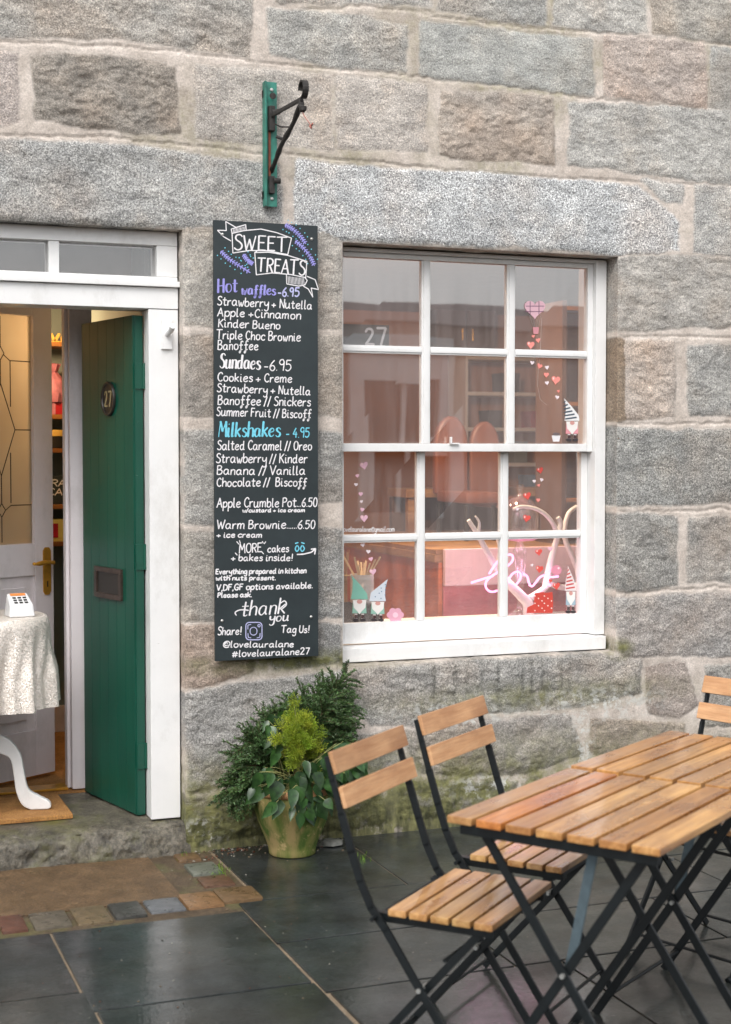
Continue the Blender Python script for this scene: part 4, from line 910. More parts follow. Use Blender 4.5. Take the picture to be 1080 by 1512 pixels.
b = MB(); b.bar(bpnt(444, 146), bpnt(447, 165), .02, .012, (1, 0, 0), bev=.003); b.lathe([(0, -.012), (.012, -.008), (.013, .006), (0, .012)], tuple(bpnt(448, 160)), 12); b.build('hook', M['rustiron'], bk, 40)
b = MB(); b.box(-.012, .012, -.06, -.0345, hh * .60, hh * .80, bev=.003); b.tube([(0, -.055, hh * .75), (.03, -.06, hh * .755)], .011, 10); b.tube([(.006, -.05, hh * .88), (-.004, -.075, hh * .87)], .012, 10); b.build('arm_socket', M['rustiron'], bk, 40)
b = MB(); b.box(-.011, .011, -.055, -.0345, hh * .10, hh * .24, bev=.003); b.tube([(.004, -.06, hh * .2), (.03, -.06, hh * .2)], .011, 10); b.build('strut_socket', M['rustiron'], bk, 40)
b = MB(); b.box(-.010, -.002, -.042, -.0345, hh * .24, hh * .6); b.build('rust_strip', plain('rust', '6b3a2a', .9, .4, 40, .5), bk)
b = MB(); b.tube([bpnt(446, 163), bpnt(450, 172), bpnt(456, 180), bpnt(460, 186)], .0016, 6); b.tube([bpnt(460, 186), bpnt(462, 182)], .003, 6); b.tube([bpnt(458, 186), bpnt(460, 189)], .004, 6); b.build('string', M['rope'], bk, 50)
b = MB(); b.tube([root + np.array((.0, 0, -.02)), root + np.array((.025, -.06, -.05)), root + np.array((.05, -.09, -.055))], .003, 6); b.build('wire', M['rustiron'], bk, 50); b = MB(); b.tube([low + (el - low) * .55, low + (el - low) * .55 + np.array((-.03, .01, .012))], .006, 8); b.build('lug', M['rustiron'], bk, 50)

# ------------------------------------------------------------------ sash window
win = thing('sash_window', 'white painted twelve pane sash window with deep sill', 'window', (2.64, .1, .69))
OX, OY, OZ = 2.64, .1, .69
def wb(b, x0, x1, y0, y1, z0, z1, bev=.003): return b.box(x0 - OX, x1 - OX, y0 - OY, y1 - OY, z0 - OZ, z1 - OZ, bev=bev)
b = MB(); wb(b, 3.225, 3.277, .085, .24, .756, 2.380); wb(b, 1.99, 2.036, .085, .24, .756, 2.380); wb(b, 2.0365, 3.2245, .085, .24, 2.366, 2.380); b.build('box_frame', M['white'], win, 40)
b = MB(); wb(b, 1.985, 3.272, .060, .26, .694, .752, .006); b.build('sill', M['white'], win, 40)
cols_u, cols_l = [(2.073, 2.420), (2.460, 2.813), (2.852, 3.198)], [(2.090, 2.418), (2.455, 2.806), (2.844, 3.194)]
def sash(name, cols, rows, y0, y1, zt_, zb_, x0, x1):
    b = MB()
    wb(b, x0, cols[0][0], y0, y1, zb_, zt_); wb(b, cols[-1][1], x1, y0, y1, zb_, zt_)
    wb(b, cols[0][0] + .0003, cols[-1][1] - .0003, y0 + .001, y1 - .001, rows[0][1], zt_ - .0005); wb(b, cols[0][0] + .0003, cols[-1][1] - .0003, y0 + .001, y1 - .001, zb_ + .0005, rows[-1][0])
    for (a, c), (d, e) in zip(cols, cols[1:]):
        wb(b, c, d, y0 + .006, y1 - .004, rows[-1][0] + .0003, rows[0][1] - .0003)
        wb(b, c + .008, d - .008, y0 + .001, y0 + .0058, rows[-1][0] + .0003, rows[0][1] - .0003, .002)
    for (a, c), (d, e) in zip(rows, rows[1:]):
        for x_0, x_1 in cols:
            wb(b, x_0 + .0003, x_1 - .0003, y0 + .006, y1 - .004, e, a); wb(b, x_0 + .0003, x_1 - .0003, y0 + .001, y0 + .0058, e + .008, a - .008, .002)
    o = b.build(name, M['white'], win, 40)
    for x_0, x_1 in cols:
        for z_0, z_1 in rows:
            p = MB(); t = rv(-.0012, .0012); u = rv(-.0012, .0012); ym = (y0 + y1) / 2 - OY
            x_0l, x_1l, z_0l, z_1l = x_0 - OX, x_1 - OX, z_0 - OZ, z_1 - OZ
            p.add([(x_0l, ym + t, z_0l), (x_1l, ym - t, z_0l), (x_1l, ym + u, z_1l), (x_0l, ym - u, z_1l)], [(0, 1, 2, 3)]); p.build('pane', M['glass'], o)
    return o
random.seed(21)
us = sash('sash', cols_u, [(1.989, 2.345), (1.587, 1.956)], .108, .146, 2.3655, 1.553, 2.0365, 3.2245)
ls = sash('sash', cols_l, [(1.210, 1.553), (.843, 1.176)], .150, .188, 1.585, .757, 2.0365, 3.2245)
b = MB(); hx, hz = wall_xz(668, 655, .105); wb(b, hx - .012, hx - .004, .095, .107, hz, hz + .028, .001); wb(b, hx - .012, hx + .03, .097, .107, hz - .003, hz + .003, .001); b.build('catch', M['white'], us, 40)

# ------------------------------------------------------------------ shop interior
struct(MB().box(1.36, 6.2, .62, 4.3, -.02, .0).build('shop_floor', M['floor_wood']))
struct(MB().box(1.36, 6.2, .31, 4.3, 2.55, 2.6).build('shop_ceiling', plain('grey_ceiling', '6e6662', .9)))
b = MB(); b.box(1.345, 1.40, .31, 4.3, .0, 2.549); b.box(6.14, 6.2, .31, 4.3, 0, 2.549); b.box(1.4005, 6.139, 4.24, 4.3, 0, 2.549)
struct(b.build('shop_wall', M['brown_wall']))
b = MB(); b.box(1.4005, 2.0, .301, .34, 0, 2.549); b.box(3.285, 6.139, .301, .34, 0, 2.549); b.box(2.001, 3.284, .301, .34, 2.40, 2.549); b.box(2.001, 3.284, .301, .34, 0, .69); struct(b.build('window_wall', M['cream']))
struct(MB().box(1.9, 3.36, .262, .62, .765, .80).build('display_sill', M['white']))
def ip(u, v, Y): p = atY(u, v, Y); return float(p[0]), float(p[2])
# counter with orange side and pink front
cxl, cz1 = ip(648, 812, .78)
ct = thing('shop_counter', 'orange plywood counter with pink front panel behind the window', 'counter', (cxl, .78, 0))
MB().box(0, .02, 0, 1.6, 0, cz1 - .06, bev=.001).build('side_panel', M['orange_wood'], ct, 40)
ctp = MB(); ctp.box(-.02, 1.3, .0, 1.62, cz1 - .0585, cz1 - .022, bev=.002); ctp.box(-.012, 1.3, .004, 1.61, cz1 - .0215, cz1, bev=.002); ctp.build('worktop', M['counter_wood'], ct, 40)
zmid = ip(690, 865, .74)[1]
MB().box(.0205, 1.3, -.03, -.001, zmid, cz1 + .004, bev=.004).build('facing_panel', M['pinkw'], ct, 40)
MB().box(.0205, 1.3, -.012, -.001, 0, zmid - .001, bev=.002).build('base_panel', M['salmon'], ct, 40)
# back counter shelf with tubs
sx, sz = ip(600, 722, 2.3)
bc = thing('wall_shelf', 'long pine shelf carrying the tubs inside the shop', 'shelf', (sx, 2.3, 0)); MB().box(0, 1.3, 0, .3, sz - .05, sz, bev=.003).build('board', M['counter_wood'], bc, 40); MB().box(.0, 1.3, .22, .26, 0, sz - .051).build('back_panel', M['dark_brown'], bc)
MB().box(.02, .06, .02, .06, 0, sz - .051).build('post', M['counter_wood'], bc); MB().box(1.24, 1.28, .02, .06, 0, sz - .051).build('post', M['counter_wood'], bc)
for (u0, u1, v0, m, lab) in ((673, 694, 709, 'yellow_tub', 'round yellow paper tub on the pine shelf inside the shop'), (696, 713, 712, 'blue_tub', 'round blue paper tub on the pine shelf inside the shop')):
    x0, z0 = ip(u0, v0, 2.36); x1, _ = ip(u1, v0, 2.36); r = (x1 - x0) / 2
    tb = thing('paper_tub', lab, 'tub', ((x0 + x1) / 2, 2.40, sz + .0005), 0); MB().lathe([(r * .82, 0), (r * .86, .002), (r * .98, z0 - sz - .012), (0, z0 - sz - .01)], n=28).build('cup', M[m], tb, 50); MB().lathe([(r, z0 - sz - .013), (r * 1.03, z0 - sz - .006), (r, z0 - sz), (0, z0 - sz)], n=28).build('lid', M['ceramic'], tb, 50)
for (u0, u1, v0, lab) in ((641, 690, 614, 'rounded brown chair back seen through the middle panes, larger of two'), (693, 737, 622, 'rounded brown chair back seen through the middle panes, smaller and tilted')):
    x0, z1 = ip(u0, v0, 1.75); x1, _ = ip(u1, v0, 1.75); w = x1 - x0
    ch = thing('cafe_chair', lab, 'chair', ((x0 + x1) / 2, 1.75, 0), rv(-.1, .1)); hgt = z1
    poly = [(-w / 2, hgt - .42), (-w / 2, hgt - .16)] + [(-w / 2 * math.cos(a), hgt - .16 + .16 * math.sin(a)) for a in np.linspace(.15, math.pi - .15, 12)] + [(w / 2, hgt - .16), (w / 2, hgt - .42)]
    MB().prism(poly, -.025, .025).build('backrest', M['chair_brown'], ch, 40, bevel=.012)
    MB().box(-w / 2, w / 2, -.42, -.03, hgt - .46, hgt - .40, bev=.02).build('seat', M['chair_brown'], ch, 40)
    for sx_ in (-1, 1):
        for yy in (-.38, -.03): MB().tube([(sx_ * w * .4, yy, hgt - .47), (sx_ * w * .45, yy, 0.001)], .014, 8).build('leg', M['iron'], ch, 50)
# tall shelving with boxes at the back, amber dresser at the right
x0, zt_ = ip(688, 530, 3.9); x1, _ = ip(838, 530, 3.9)
tsb = thing('tall_shelf', 'pale painted shelf unit with open boards at the back of the shop', 'shelf', (x0, 3.9, 0))
for z in (.1, .5, .9, 1.2, 1.45, 1.70, 1.95, 2.2): MB().box(.02, x1 - x0 - .02, 0, .3, z, z + .025, bev=.002).build('shelf_board', M['warm_white'], tsb, 40)
MB().box(0, .019, 0, .3, 0.0005, 2.24).build('side_panel', M['warm_white'], tsb); MB().box(x1 - x0 - .019, x1 - x0, 0, .3, 0.0005, 2.24).build('side_panel', M['warm_white'], tsb)
random.seed(8)
for k, (fx, zz, m, lab) in enumerate([(.12, 1.475, 'teal', 'teal box on a middle board of the pale shelf'), (.55, 1.475, 'grey_slat', 'grey box on a middle board of the pale shelf'), (.3, 1.725, 'darkcard', 'dark box on a high board of the pale shelf'), (.75, 1.725, 'red', 'red box on a high board of the pale shelf'), (.45, 1.975, 'darkcard', 'black box on the top board of the pale shelf'), (.2, 1.225, 'pinkw', 'pale pink box on a low board of the pale shelf'), (.7, 1.225, 'blue_tub', 'blue box on a low board of the pale shelf')]):
    wd = rv(.10, .16); t_ = thing('storage_box', lab, 'box', (x0 + fx * (x1 - x0), 4.0, zz + .0005)); hb = rv(.10, .17); MB().box(-wd / 2, wd / 2, -.08, .08, 0, hb, bev=.003).build('box', M[m], t_, 40); MB().box(-wd / 2 - .003, wd / 2 + .003, -.083, .083, hb * .8, hb + .004, bev=.002).build('lid', M[m], t_, 40)
x0, _ = ip(830, 600, .95)
dr = thing('amber_dresser', 'warm lit amber pine dresser with shelves at the side of the shop window', 'dresser', (x0, .95, 0))
MB().box(0, .025, 0, .28, 0.0005, 2.3).build('side_panel', M['dark_brown'], dr); b = MB(); b.box(.0255, 1.0, .25, .28, 0.0005, 2.3); b.box(.98, 1.0, 0, .249, .0005, 2.3); b.build('carcass', M['amber_wood'], dr)
for z in [ip(850, v, 1.0)[1] for v in (454, 594, 735)] + [.4, .8]: MB().box(.026, .979, .0, .249, z - .02, z, bev=.002).build('shelf_board', M['amber_wood'], dr, 40)
# dark cupboard hung on the back wall
x0, z0 = ip(645, 512, 4.0); x1, z1 = ip(733, 446, 4.0)
cm = thing('wall_cupboard', 'dark two-door cupboard hung high on the back wall of the shop', 'cupboard', ((x0 + x1) / 2, 4.0, z0))
w = (x1 - x0); MB().box(-w / 2, w / 2, .02, .238, 0, z1 - z0, bev=.004).build('body', M['darkcard'], cm, 40)
for sg_ in (-1, 1):
    d_ = MB().box(min(sg_ * .006, sg_ * w * .49), max(sg_ * .006, sg_ * w * .49), .0, .0195, .01, z1 - z0 - .01, bev=.004).build('door', M['dark_brown'], cm, 40); MB().tube([(sg_ * .04, -.02, .05), (sg_ * .04, -.02, .13)], .006, 8).build('handle', M['brass'], d_, 50)

# hidden fill lamps, added to brighten the counter side and the back wall
for k, (x, y, z, en, rx, lab) in enumerate(((2.15, 1.25, 2.5495, 40, 0, 'hidden round lamp added on the shop ceiling to light the orange counter'), (2.62, .50, 2.5495, 170, math.radians(58), 'hidden round lamp added just inside the window to light the shop'))):
    lp_ = thing('fill_lamp', lab, 'lamp', (x, y, z))
    MB().lathe([(.0, 0), (.10, 0), (.105, -.02), (.10, -.03), (.085, -.03), (.085, -.012), (0, -.012)], n=32).build('housing', M['brass'], lp_, 50)
    MB().lathe([(.084, -.0125), (.08, -.03), (.05, -.04), (0, -.043)], n=32).build('diffuser', M['bulb'], lp_, 60)
    L = bpy.data.lights.new('shop_fill', 'SPOT'); L.spot_size = math.radians(155); L.spot_blend = .5; L.energy = en; L.color = (1, .74, .5); L.shadow_soft_size = .07
    lo = bpy.data.objects.new('shop_fill', L); COL.objects.link(lo); lo.parent = lp_; lo.location = (0, 0, -.07); lo.rotation_euler = (rx, 0, 0)

# window display: jar of sticks, straws, branches, glass cake stand, neon
ZS = .8005
jx, jz1 = ip(535, 848, .36); jx0, jz0 = ip(535, 890, .36); jr = (ip(552, 860, .36)[0] - ip(519, 860, .36)[0]) / 2
stn = thing('display_block', 'dark low block under the white jar of sticks', 'stand', (jx, .36, ZS)); MB().box(-.07, .055, -.07, .07, 0, jz0 - ZS, bev=.004).build('block', M['darkcard'], stn, 40)
jar = thing('ceramic_jar', 'plain white jar holding wooden sticks in the shop window', 'jar', (jx, .36, jz0 + .0005))
MB().lathe([(0, 0), (jr * .95, 0), (jr, .004), (jr, jz1 - jz0), (jr * .93, jz1 - jz0), (jr * .92, .02), (0, .02)], n=36).build('jar', M['ceramic'], jar, 40)
random.seed(4)
for k in range(11):
    a = rv(0, 6.28); tp = (jx + math.cos(a) * jr * 1.5 + rv(-.01, .01), .36 + math.sin(a) * jr * 1.0, jz1 + rv(.035, .085)); bt = (jx - math.cos(a) * jr * .3, .36 - math.sin(a) * jr * .4, jz0 + .03)
    b = MB(); b.bar(bt, tp, .009, .002, (1, .2, 0), bev=.0008); tag(b.build('wooden_stick', M['birch'], None, 40), 'flat birch stick standing in the white jar in the window', 'stick', 'birch sticks in the white jar')
b = MB(); bx_, bz_ = ip(508, 880, .42)
for k in range(26): b.tube([(bx_ + rv(-.02, .014), .42 + rv(-.02, .02), ZS), (bx_ + rv(-.025, .02), .42 + rv(-.02, .02), bz_ + rv(.15, .2))], .002, 5)
b.tube([(bx_ - .024, .395, bz_ + .09), (bx_ + .02, .395, bz_ + .09)], .003, 5)
tag(b.build('reed_bundle', M['straw'], None, 50), 'bundle of dry reeds at the window edge beside the white jar', 'reeds')
def br(b, pix, Y, r0, r1):
    P = [np.array((*ip(u, v, y)[:1], y, ip(u, v, y)[1])) for (u, v), y in zip(pix, np.linspace(Y[0], Y[1], len(pix)))]
    Q = []
    for i in range(3): pass
    xs_ = cr([tuple(p[:2]) for p in P], 5); zs_ = cr([(p[2], 0) for p in P], 5)
    Q = [(a[0], a[1], c[0]) for a, c in zip(xs_, zs_)]; n = len(Q); b.tube(Q, [1.35 * (r0 + (r1 - r0) * i / (n - 1)) for i in range(n)], 9)
wbz = thing('painted_branch', 'white painted forked branch standing in the shop window', 'branch', (0, 0, 0)); b = MB()
br(b, [(781, 912), (780, 892), (770, 880), (756, 866), (742, 852)], (.40, .40), .020, .014); br(b, [(782, 884), (800, 872), (812, 862)], (.40, .42), .013, .009); br(b, [(752, 862), (735, 840), (720, 815), (706, 790), (692, 768)], (.40, .38), .014, .007)
br(b, [(806, 866), (812, 835), (820, 805), (828, 775), (824, 764)], (.42, .42), .013, .008); br(b, [(822, 790), (818, 775), (806, 760), (790, 751), (770, 748), (758, 752)], (.42, .40), .009, .005); br(b, [(860, 862), (848, 828), (836, 800), (834, 780), (840, 758), (852, 748)], (.46, .48), .011, .007)
br(b, [(812, 862), (835, 868), (860, 862)], (.42, .46), .010, .011); br(b, [(706, 790), (708, 772), (702, 762)], (.38, .37), .006, .003); br(b, [(735, 840), (738, 810), (732, 790)], (.39, .42), .008, .004)
b.build('bough', M['branch'], wbz, 60)
gx, gz = ip(771, 800, .52)
cs = thing('cake_stand', 'glass domed cake stand with fluted stem and pink plate', 'cake stand', (gx, .54, ZS))
h1 = gz - ZS
MB().lathe([(.0, 0), (.07, 0), (.072, .006), (.03, .015), (.014, .03), (.012, .05), (.028, h1 - .07), (.03, h1 - .04), (.016, h1 - .015), (.012, h1)], n=40, fold=lambda r, z, a: r * (1 + .10 * math.sin(12 * a))).build('stem', M['clear'], cs, 60)
MB().lathe([(.012, h1 + .0005), (.06, h1 + .006), (.10, h1 + .022), (.105, h1 + .034), (.10, h1 + .034), (.05, h1 + .015), (0, h1 + .012)], n=48, fold=lambda r, z, a: r * (1 + .03 * math.sin(16 * a))).build('plate', sticker('e2a8c4'), cs, 60)
MB().lathe([(.09, h1 + .035), (.092, h1 + .10), (.085, h1 + .15), (.06, h1 + .19), (.02, h1 + .21), (.012, h1 + .225), (.02, h1 + .24), (.018, h1 + .26), (0, h1 + .265)], n=48).build('dome', M['clear'], cs, 60)
c6 = lambda x, y: ip(500 + x / 4.154, 660 + y / 4.154, .33)
c5 = lambda x, y: ip(740 + x / 5.8125, 660 + y / 5.8125, .33)
ne = thing('neon_sign', 'lit pink neon word love in script in the lower window', 'neon sign', (0, 0, 0)); b = MB()
def ntube(fn, pts, r=.0048): b.tube([(p[0], .33, p[1]) for p in cr([fn(*q) for q in pts], 6)], r, 10)
ntube(c6, [(815, 832), (880, 812), (950, 790)]); ntube(c6, [(925, 778), (975, 705), (1040, 662), (1068, 668), (1066, 700), (1030, 735), (975, 770), (930, 800), (905, 830), (908, 868), (940, 888), (990, 872), (1040, 820)])
ntube(c5, [(66, 1138), (100, 1088), (145, 1070), (170, 1096), (160, 1140), (130, 1182)]); ntube(c5, [(190, 1090), (225, 1110), (240, 1165), (265, 1196), (295, 1168), (335, 1118), (380, 1102), (430, 1116), (492, 1110)]); ntube(c5, [(385, 1090), (415, 1055)]); ntube(c5, [(425, 1190), (395, 1165), (382, 1130)])
b.build('neon_tube', M['neon'], ne, 60)
for q in (c6(880, 830), c5(110, 1120), c5(265, 1160), c5(430, 1130)):
    L = bpy.data.lights.new('neon_glow', 'POINT'); L.energy = .22; L.color = (1, .42, .72); L.shadow_soft_size = .03
    lo = bpy.data.objects.new('neon_glow', L); COL.objects.link(lo); lo.parent = ne; lo.location = (q[0], .372, q[1])
b = MB()
for q in (c6(950, 790), c6(940, 886), c5(265, 1196), c5(430, 1116), c5(145, 1070)): b.tube([(q[0], .335, q[1]), (q[0], .36, q[1])], .003, 6)
q0, q1 = c6(815, 832), c5(492, 1110); 
xa, za = c6(800, 640); xb, zb_ = c5(510, 1230)
b.build('bracket_pin', M['clear'], ne)

# number sign and writing on the glass
nx0, nz1 = ip(505, 478, .150); nx1, nz0 = ip(575, 513, .150)
ns = thing('number_sign', 'dark square sign with white 27 behind the top pane', 'sign', (nx0, .150, nz0)); MB().box(-.03, nx1 - nx0, 0, .006, 0, nz1 - nz0, bev=.001).build('plate', plain('slate_sign', '1d2e31', .5), ns, 40)
mb = MB(); q0, q1 = ip(539, 509, .149), ip(571, 509, .149); random.seed(1)
write(mb, '27', (q0[0] - nx0, q0[1] - nz0), (q1[0] - nx0 + .006, q1[1] - nz0), ip(540, 484, .149)[1] - ip(540, 508, .149)[1], .0105, -.0005, 0, 0, 0); mb.build('numerals', M['ch_white'], ns)
mb = MB(); q0, q1 = ip(505, 785, .165), ip(583, 785, .165)
write(mb, 'lovelauralane@gmail.com', q0, q1, .021, .0026, .1655); tag(mb.build('glass_lettering', M['ch_white']), 'small white handwritten email address low on the window glass', 'lettering')

# ------------------------------------------------------------------ stickers on the glass
YU, YL = .1245, .1665
def heart_poly(s, rot=0.0, n=22):
    P = []
    for k in range(n):
        t = 2 * math.pi * k / n; x = 16 * math.sin(t) ** 3; z = 13 * math.cos(t) - 5 * math.cos(2 * t) - 2 * math.cos(3 * t) - math.cos(4 * t)
        x, z = x / 32 * s, (z + 2.5) / 32 * s; P.append((x * math.cos(rot) - z * math.sin(rot), x * math.sin(rot) + z * math.cos(rot)))
    return P
PAL = {'r': ('d8564e', 'bright red'), 'p': ('e88f86', 'coral pink'), 'w': ('e6d8dc', 'white'), 'l': ('e0b4c4', 'pale pink')}
HE = [(788, 497, 6, 'p', 'under the balloon basket'), (795, 503, 8, 'p', 'right of the string under the balloon'), (784, 510, 13, 'p', 'lowest below the balloon'),
      (786, 536, 7, 'w', 'top of the string above the gnome with striped hat'), (797, 541, 9, 'p', 'second on the string below the glazing bar'), (808, 543, 7, 'w', 'upper of two white hearts by the coral one'), (807, 554, 9, 'p', 'between two white hearts'), (808, 566, 7, 'w', 'lower of two white hearts by the coral one'), (821, 562, 15, 'p', 'largest, above the gnome with striped hat'), (825, 578, 5, 'p', 'tiny, between the largest heart and the gnome hat'), (823, 587, 7, 'w', 'just left of the striped gnome hat'),
      (538, 688, 13, 'l', 'topmost of the vertical trail'), (528, 703, 6, 'l', 'second down the vertical trail'), (526, 716, 6, 'w', 'third down the vertical trail'), (533, 730, 7, 'l', 'fourth down the vertical trail'), (534, 741, 5, 'w', 'fifth down the vertical trail'), (535, 753, 7, 'l', 'sixth down the vertical trail'), (538, 766, 12, 'l', 'above the handwritten address'), (536, 805, 7, 'w', 'just below the glazing bar over the sticks'), (544, 815, 7, 'w', 'above the sticks in the jar'), (548, 826, 7, 'l', 'beside the sticks in the jar'), (551, 845, 11, 'l', 'at the rim of the white jar'),
      (798, 695, 11, 'r', 'topmost of the lower right panes'), (789, 711, 6, 'w', 'left of a white pair in the lower right'), (800, 709, 6, 'w', 'right of a white pair in the lower right'), (796, 717, 5, 'p', 'tiny, under the white pair'), (779, 733, 13, 'r', 'over the glass dome, upper'), (795, 739, 7, 'p', 'beside the upper red heart on the dome'), (764, 752, 6, 'w', 'at the far side of the dome'), (778, 766, 13, 'r', 'over the glass dome, lower'),
      (796, 816, 12, 'r', 'beside the fluted glass stem'), (797, 841, 13, 'r', 'above the neon word'), (786, 835, 5, 'w', 'tiny, beside the stem of the cake stand'), (813, 811, 8, 'l', 'against the white branch'), (813, 858, 6, 'r', 'tiny, under the end of the neon word'), (822, 866, 13, 'r', 'beside the gnome with red hat')]
random.seed(6)
SUBS = {}
def upper(v): return v < 660
for (u, v, s, c, where) in HE:
    Y = YU if upper(v) else YL; x, z = ip(u, v, Y); m = s / 362
    b = MB(); b.prism(heart_poly(m, rv(-.35, .35)), -.0006, .0006); o = b.build('heart_sticker', sticker(PAL[c][0]), None, None, (x, Y, z))
    tag(o, PAL[c][1] + ' heart sticker ' + where, 'sticker', 'heart stickers on the window glass')
    if s > 10:
        b = MB(); b.prism([(-m * .28 + m * .09 * math.cos(a), m * .22 + m * .14 * math.sin(a)) for a in np.linspace(0, 6.0, 10)], -.001, -.0007); b.build('shine', sticker('f4d2cc'), o)
def flat(parent, Y0, pts_px, c, lvl, name, Y):
    x0, z0 = parent.location.x, parent.location.z
    b = MB(); b.prism([(ip(u, v, Y)[0] - x0, ip(u, v, Y)[1] - z0) for u, v in pts_px], -.0004 - .0006 * lvl, .0002 - .0006 * lvl); return b.build(name, sticker(c), parent)
def ell(u, v, a, b_, n=18): return [(u + a * math.cos(2 * math.pi * k / n), v + b_ * math.sin(2 * math.pi * k / n)) for k in range(n)]
def stk(name, lab, u, v, Y): x, z = ip(u, v, Y); return thing(name, lab, 'sticker', (x, Y, z))
# balloon
o = stk('balloon_sticker', 'pale pink heart-shaped hot air balloon sticker with basket on the top pane', 790, 487, YU)
hp_ = [(790 + x, 458 - z) for x, z in heart_poly(31)]; flat(o, 0, hp_, 'd9b0bc', 0, 'balloon', YU)
for L in ([(777, 452), (803, 452)], [(776, 460), (803, 460)], [(783, 445), (783, 464)], [(796, 445), (796, 464)]):
    (u0, v0), (u1, v1) = L; flat(o, 0, [(u0 - .5, v0 - .5), (u1 + .5, v0 - .5), (u1 + .5, v1 + .5), (u0 - .5, v1 + .5)], '7a5a70', 1, 'balloon_line', YU)
for L in ([(781, 465), (788, 483)], [(786, 469), (790, 483)], [(795, 469), (792, 483)], [(799, 465), (794, 483)]): (u0, v0), (u1, v1) = L; flat(o, 0, [(u0 - .4, v0), (u0 + .4, v0), (u1 + .4, v1), (u1 - .4, v1)], '8c8480', 1, 'rope', YU)
flat(o, 0, [(787, 483), (796, 483), (795, 493), (788, 493)], 'c98a92', 1, 'basket', YU)
def gnome(lab, u, v0, v1, w, hatc, tilt, Y, stripes=None, bodyc='8fb8a8', dots=False):
    H = v1 - v0; o = stk('gnome_sticker', lab, u, v1, Y); hb = v0 + H * .52
    hat = [(u - w * .5, hb), (u - w * .42, hb - H * .2), (u - w * .15 + tilt * .5, v0 + H * .14), (u + tilt, v0), (u + w * .22 + tilt * .4, v0 + H * .2), (u + w * .45, hb - H * .12), (u + w * .5, hb)]
    flat(o, 0, hat, hatc, 0, 'hat', Y)
    if stripes:
        for k in range(6):
            t = (k + .5) / 6.5; vv = v0 + (hb - v0) * (t * .93 + .06); ww = w * .5 * (t ** .8); cxx = u + tilt * (1 - t)
            flat(o, 0, [(cxx - ww * .85, vv + 1.2), (cxx + ww * .85, vv - 1.0), (cxx + ww * .9, vv + 1.2), (cxx - ww * .9, vv + 3.4)], stripes, 1, 'hat_stripe', Y)
    if dots:
        for k in range(9): t = .25 + .7 * (k / 9); ww = w * .4 * t; flat(o, 0, ell(u + tilt * (1 - t) + ww * math.sin(k * 2.4), v0 + (hb - v0) * t, .9, .9, 8), '5f7f9a', 1, 'hat_dot', Y)
    flat(o, 0, [(u - w * .38, hb + H * .04), (u + w * .38, hb + H * .04), (u + w * .42, hb + H * .30), (u - w * .42, hb + H * .30)], bodyc, 0, 'coat', Y)
    flat(o, 0, [(u - w * .40, hb + 1), (u + w * .40, hb + 1), (u + w * .34, hb + H * .18), (u + w * .12, hb + H * .26), (u, hb + H * .32), (u - w * .12, hb + H * .26), (u - w * .34, hb + H * .18)], 'e4e0dc', 2, 'beard', Y)
    flat(o, 0, ell(u, hb + H * .05, w * .16, H * .045), 'c9948c', 3, 'nose', Y)
    for s in (-1, 1):
        flat(o, 0, [(u + s * w * .2 - 2, hb + H * .31), (u + s * w * .2 + 2, hb + H * .31), (u + s * w * .2 + 2, v1 - 4), (u + s * w * .2 - 2, v1 - 4)], 'dcd4d2', 0, 'sock', Y)
        for k in range(3): vv = hb + H * .33 + k * (v1 - 5 - hb - H * .33) / 3; flat(o, 0, [(u + s * w * .2 - 2, vv), (u + s * w * .2 + 2, vv), (u + s * w * .2 + 2, vv + 1.6), (u + s * w * .2 - 2, vv + 1.6)], '4a3434', 1, 'sock_stripe', Y)
        flat(o, 0, ell(u + s * w * .22, v1 - 2.5, 4, 2.4, 12), '3c3638', 1, 'boot', Y)
    return o
gnome('gnome sticker with plain mint hat on the pane in front of the jar', 531, 849, 918, 25, '7fb3a2', -12, YL)
gnome('gnome sticker with dotted pale hat leaning to the flower sticker', 558, 855, 918, 24, 'c9d0d8', 15, YL, dots=True)
gnome('gnome sticker with red striped hat beside the red heart', 843, 836, 906, 17, 'ddd4d4', -4, YL, stripes='c0504c', bodyc='9ab0bc')
gnome('gnome sticker with dark striped hat on the pane by the meeting rail', 845, 588, 652, 22, 'e0e0e0', -12, YU, stripes='44505c', bodyc='d9949c')
o = stk('flower_sticker', 'pink blossom sticker beside the dotted hat gnome', 584, 908, YL)
for k in range(6): a = k * math.pi / 3; flat(o, 0, ell(584 + 7.5 * math.cos(a), 908 + 6 * math.sin(a), 5.2, 5), 'd9a2b4', 0 + .1 * (k % 3), 'petal', YL)
flat(o, 0, ell(584, 908, 4, 4), 'e8c4d0', 2, 'centre', YL)
o = stk('pot_sticker', 'little white pot sticker beside the dark striped gnome', 821, 652, YU); flat(o, 0, [(815, 643), (828, 643), (826, 652), (817, 652)], 'dad8da', 0, 'pot', YU); flat(o, 0, ell(821.5, 641, 5.5, 2.2), '6a5f60', 1, 'plant', YU)
o = stk('balloon_sticker', 'round pink balloon sticker above the red striped gnome', 822, 842, YL); flat(o, 0, ell(822, 842, 7.5, 7.5), 'd98ca0', 0, 'balloon', YL); flat(o, 0, ell(825, 839, 1.6, 1.6, 8), 'f0d8dc', 1, 'shine', YL)
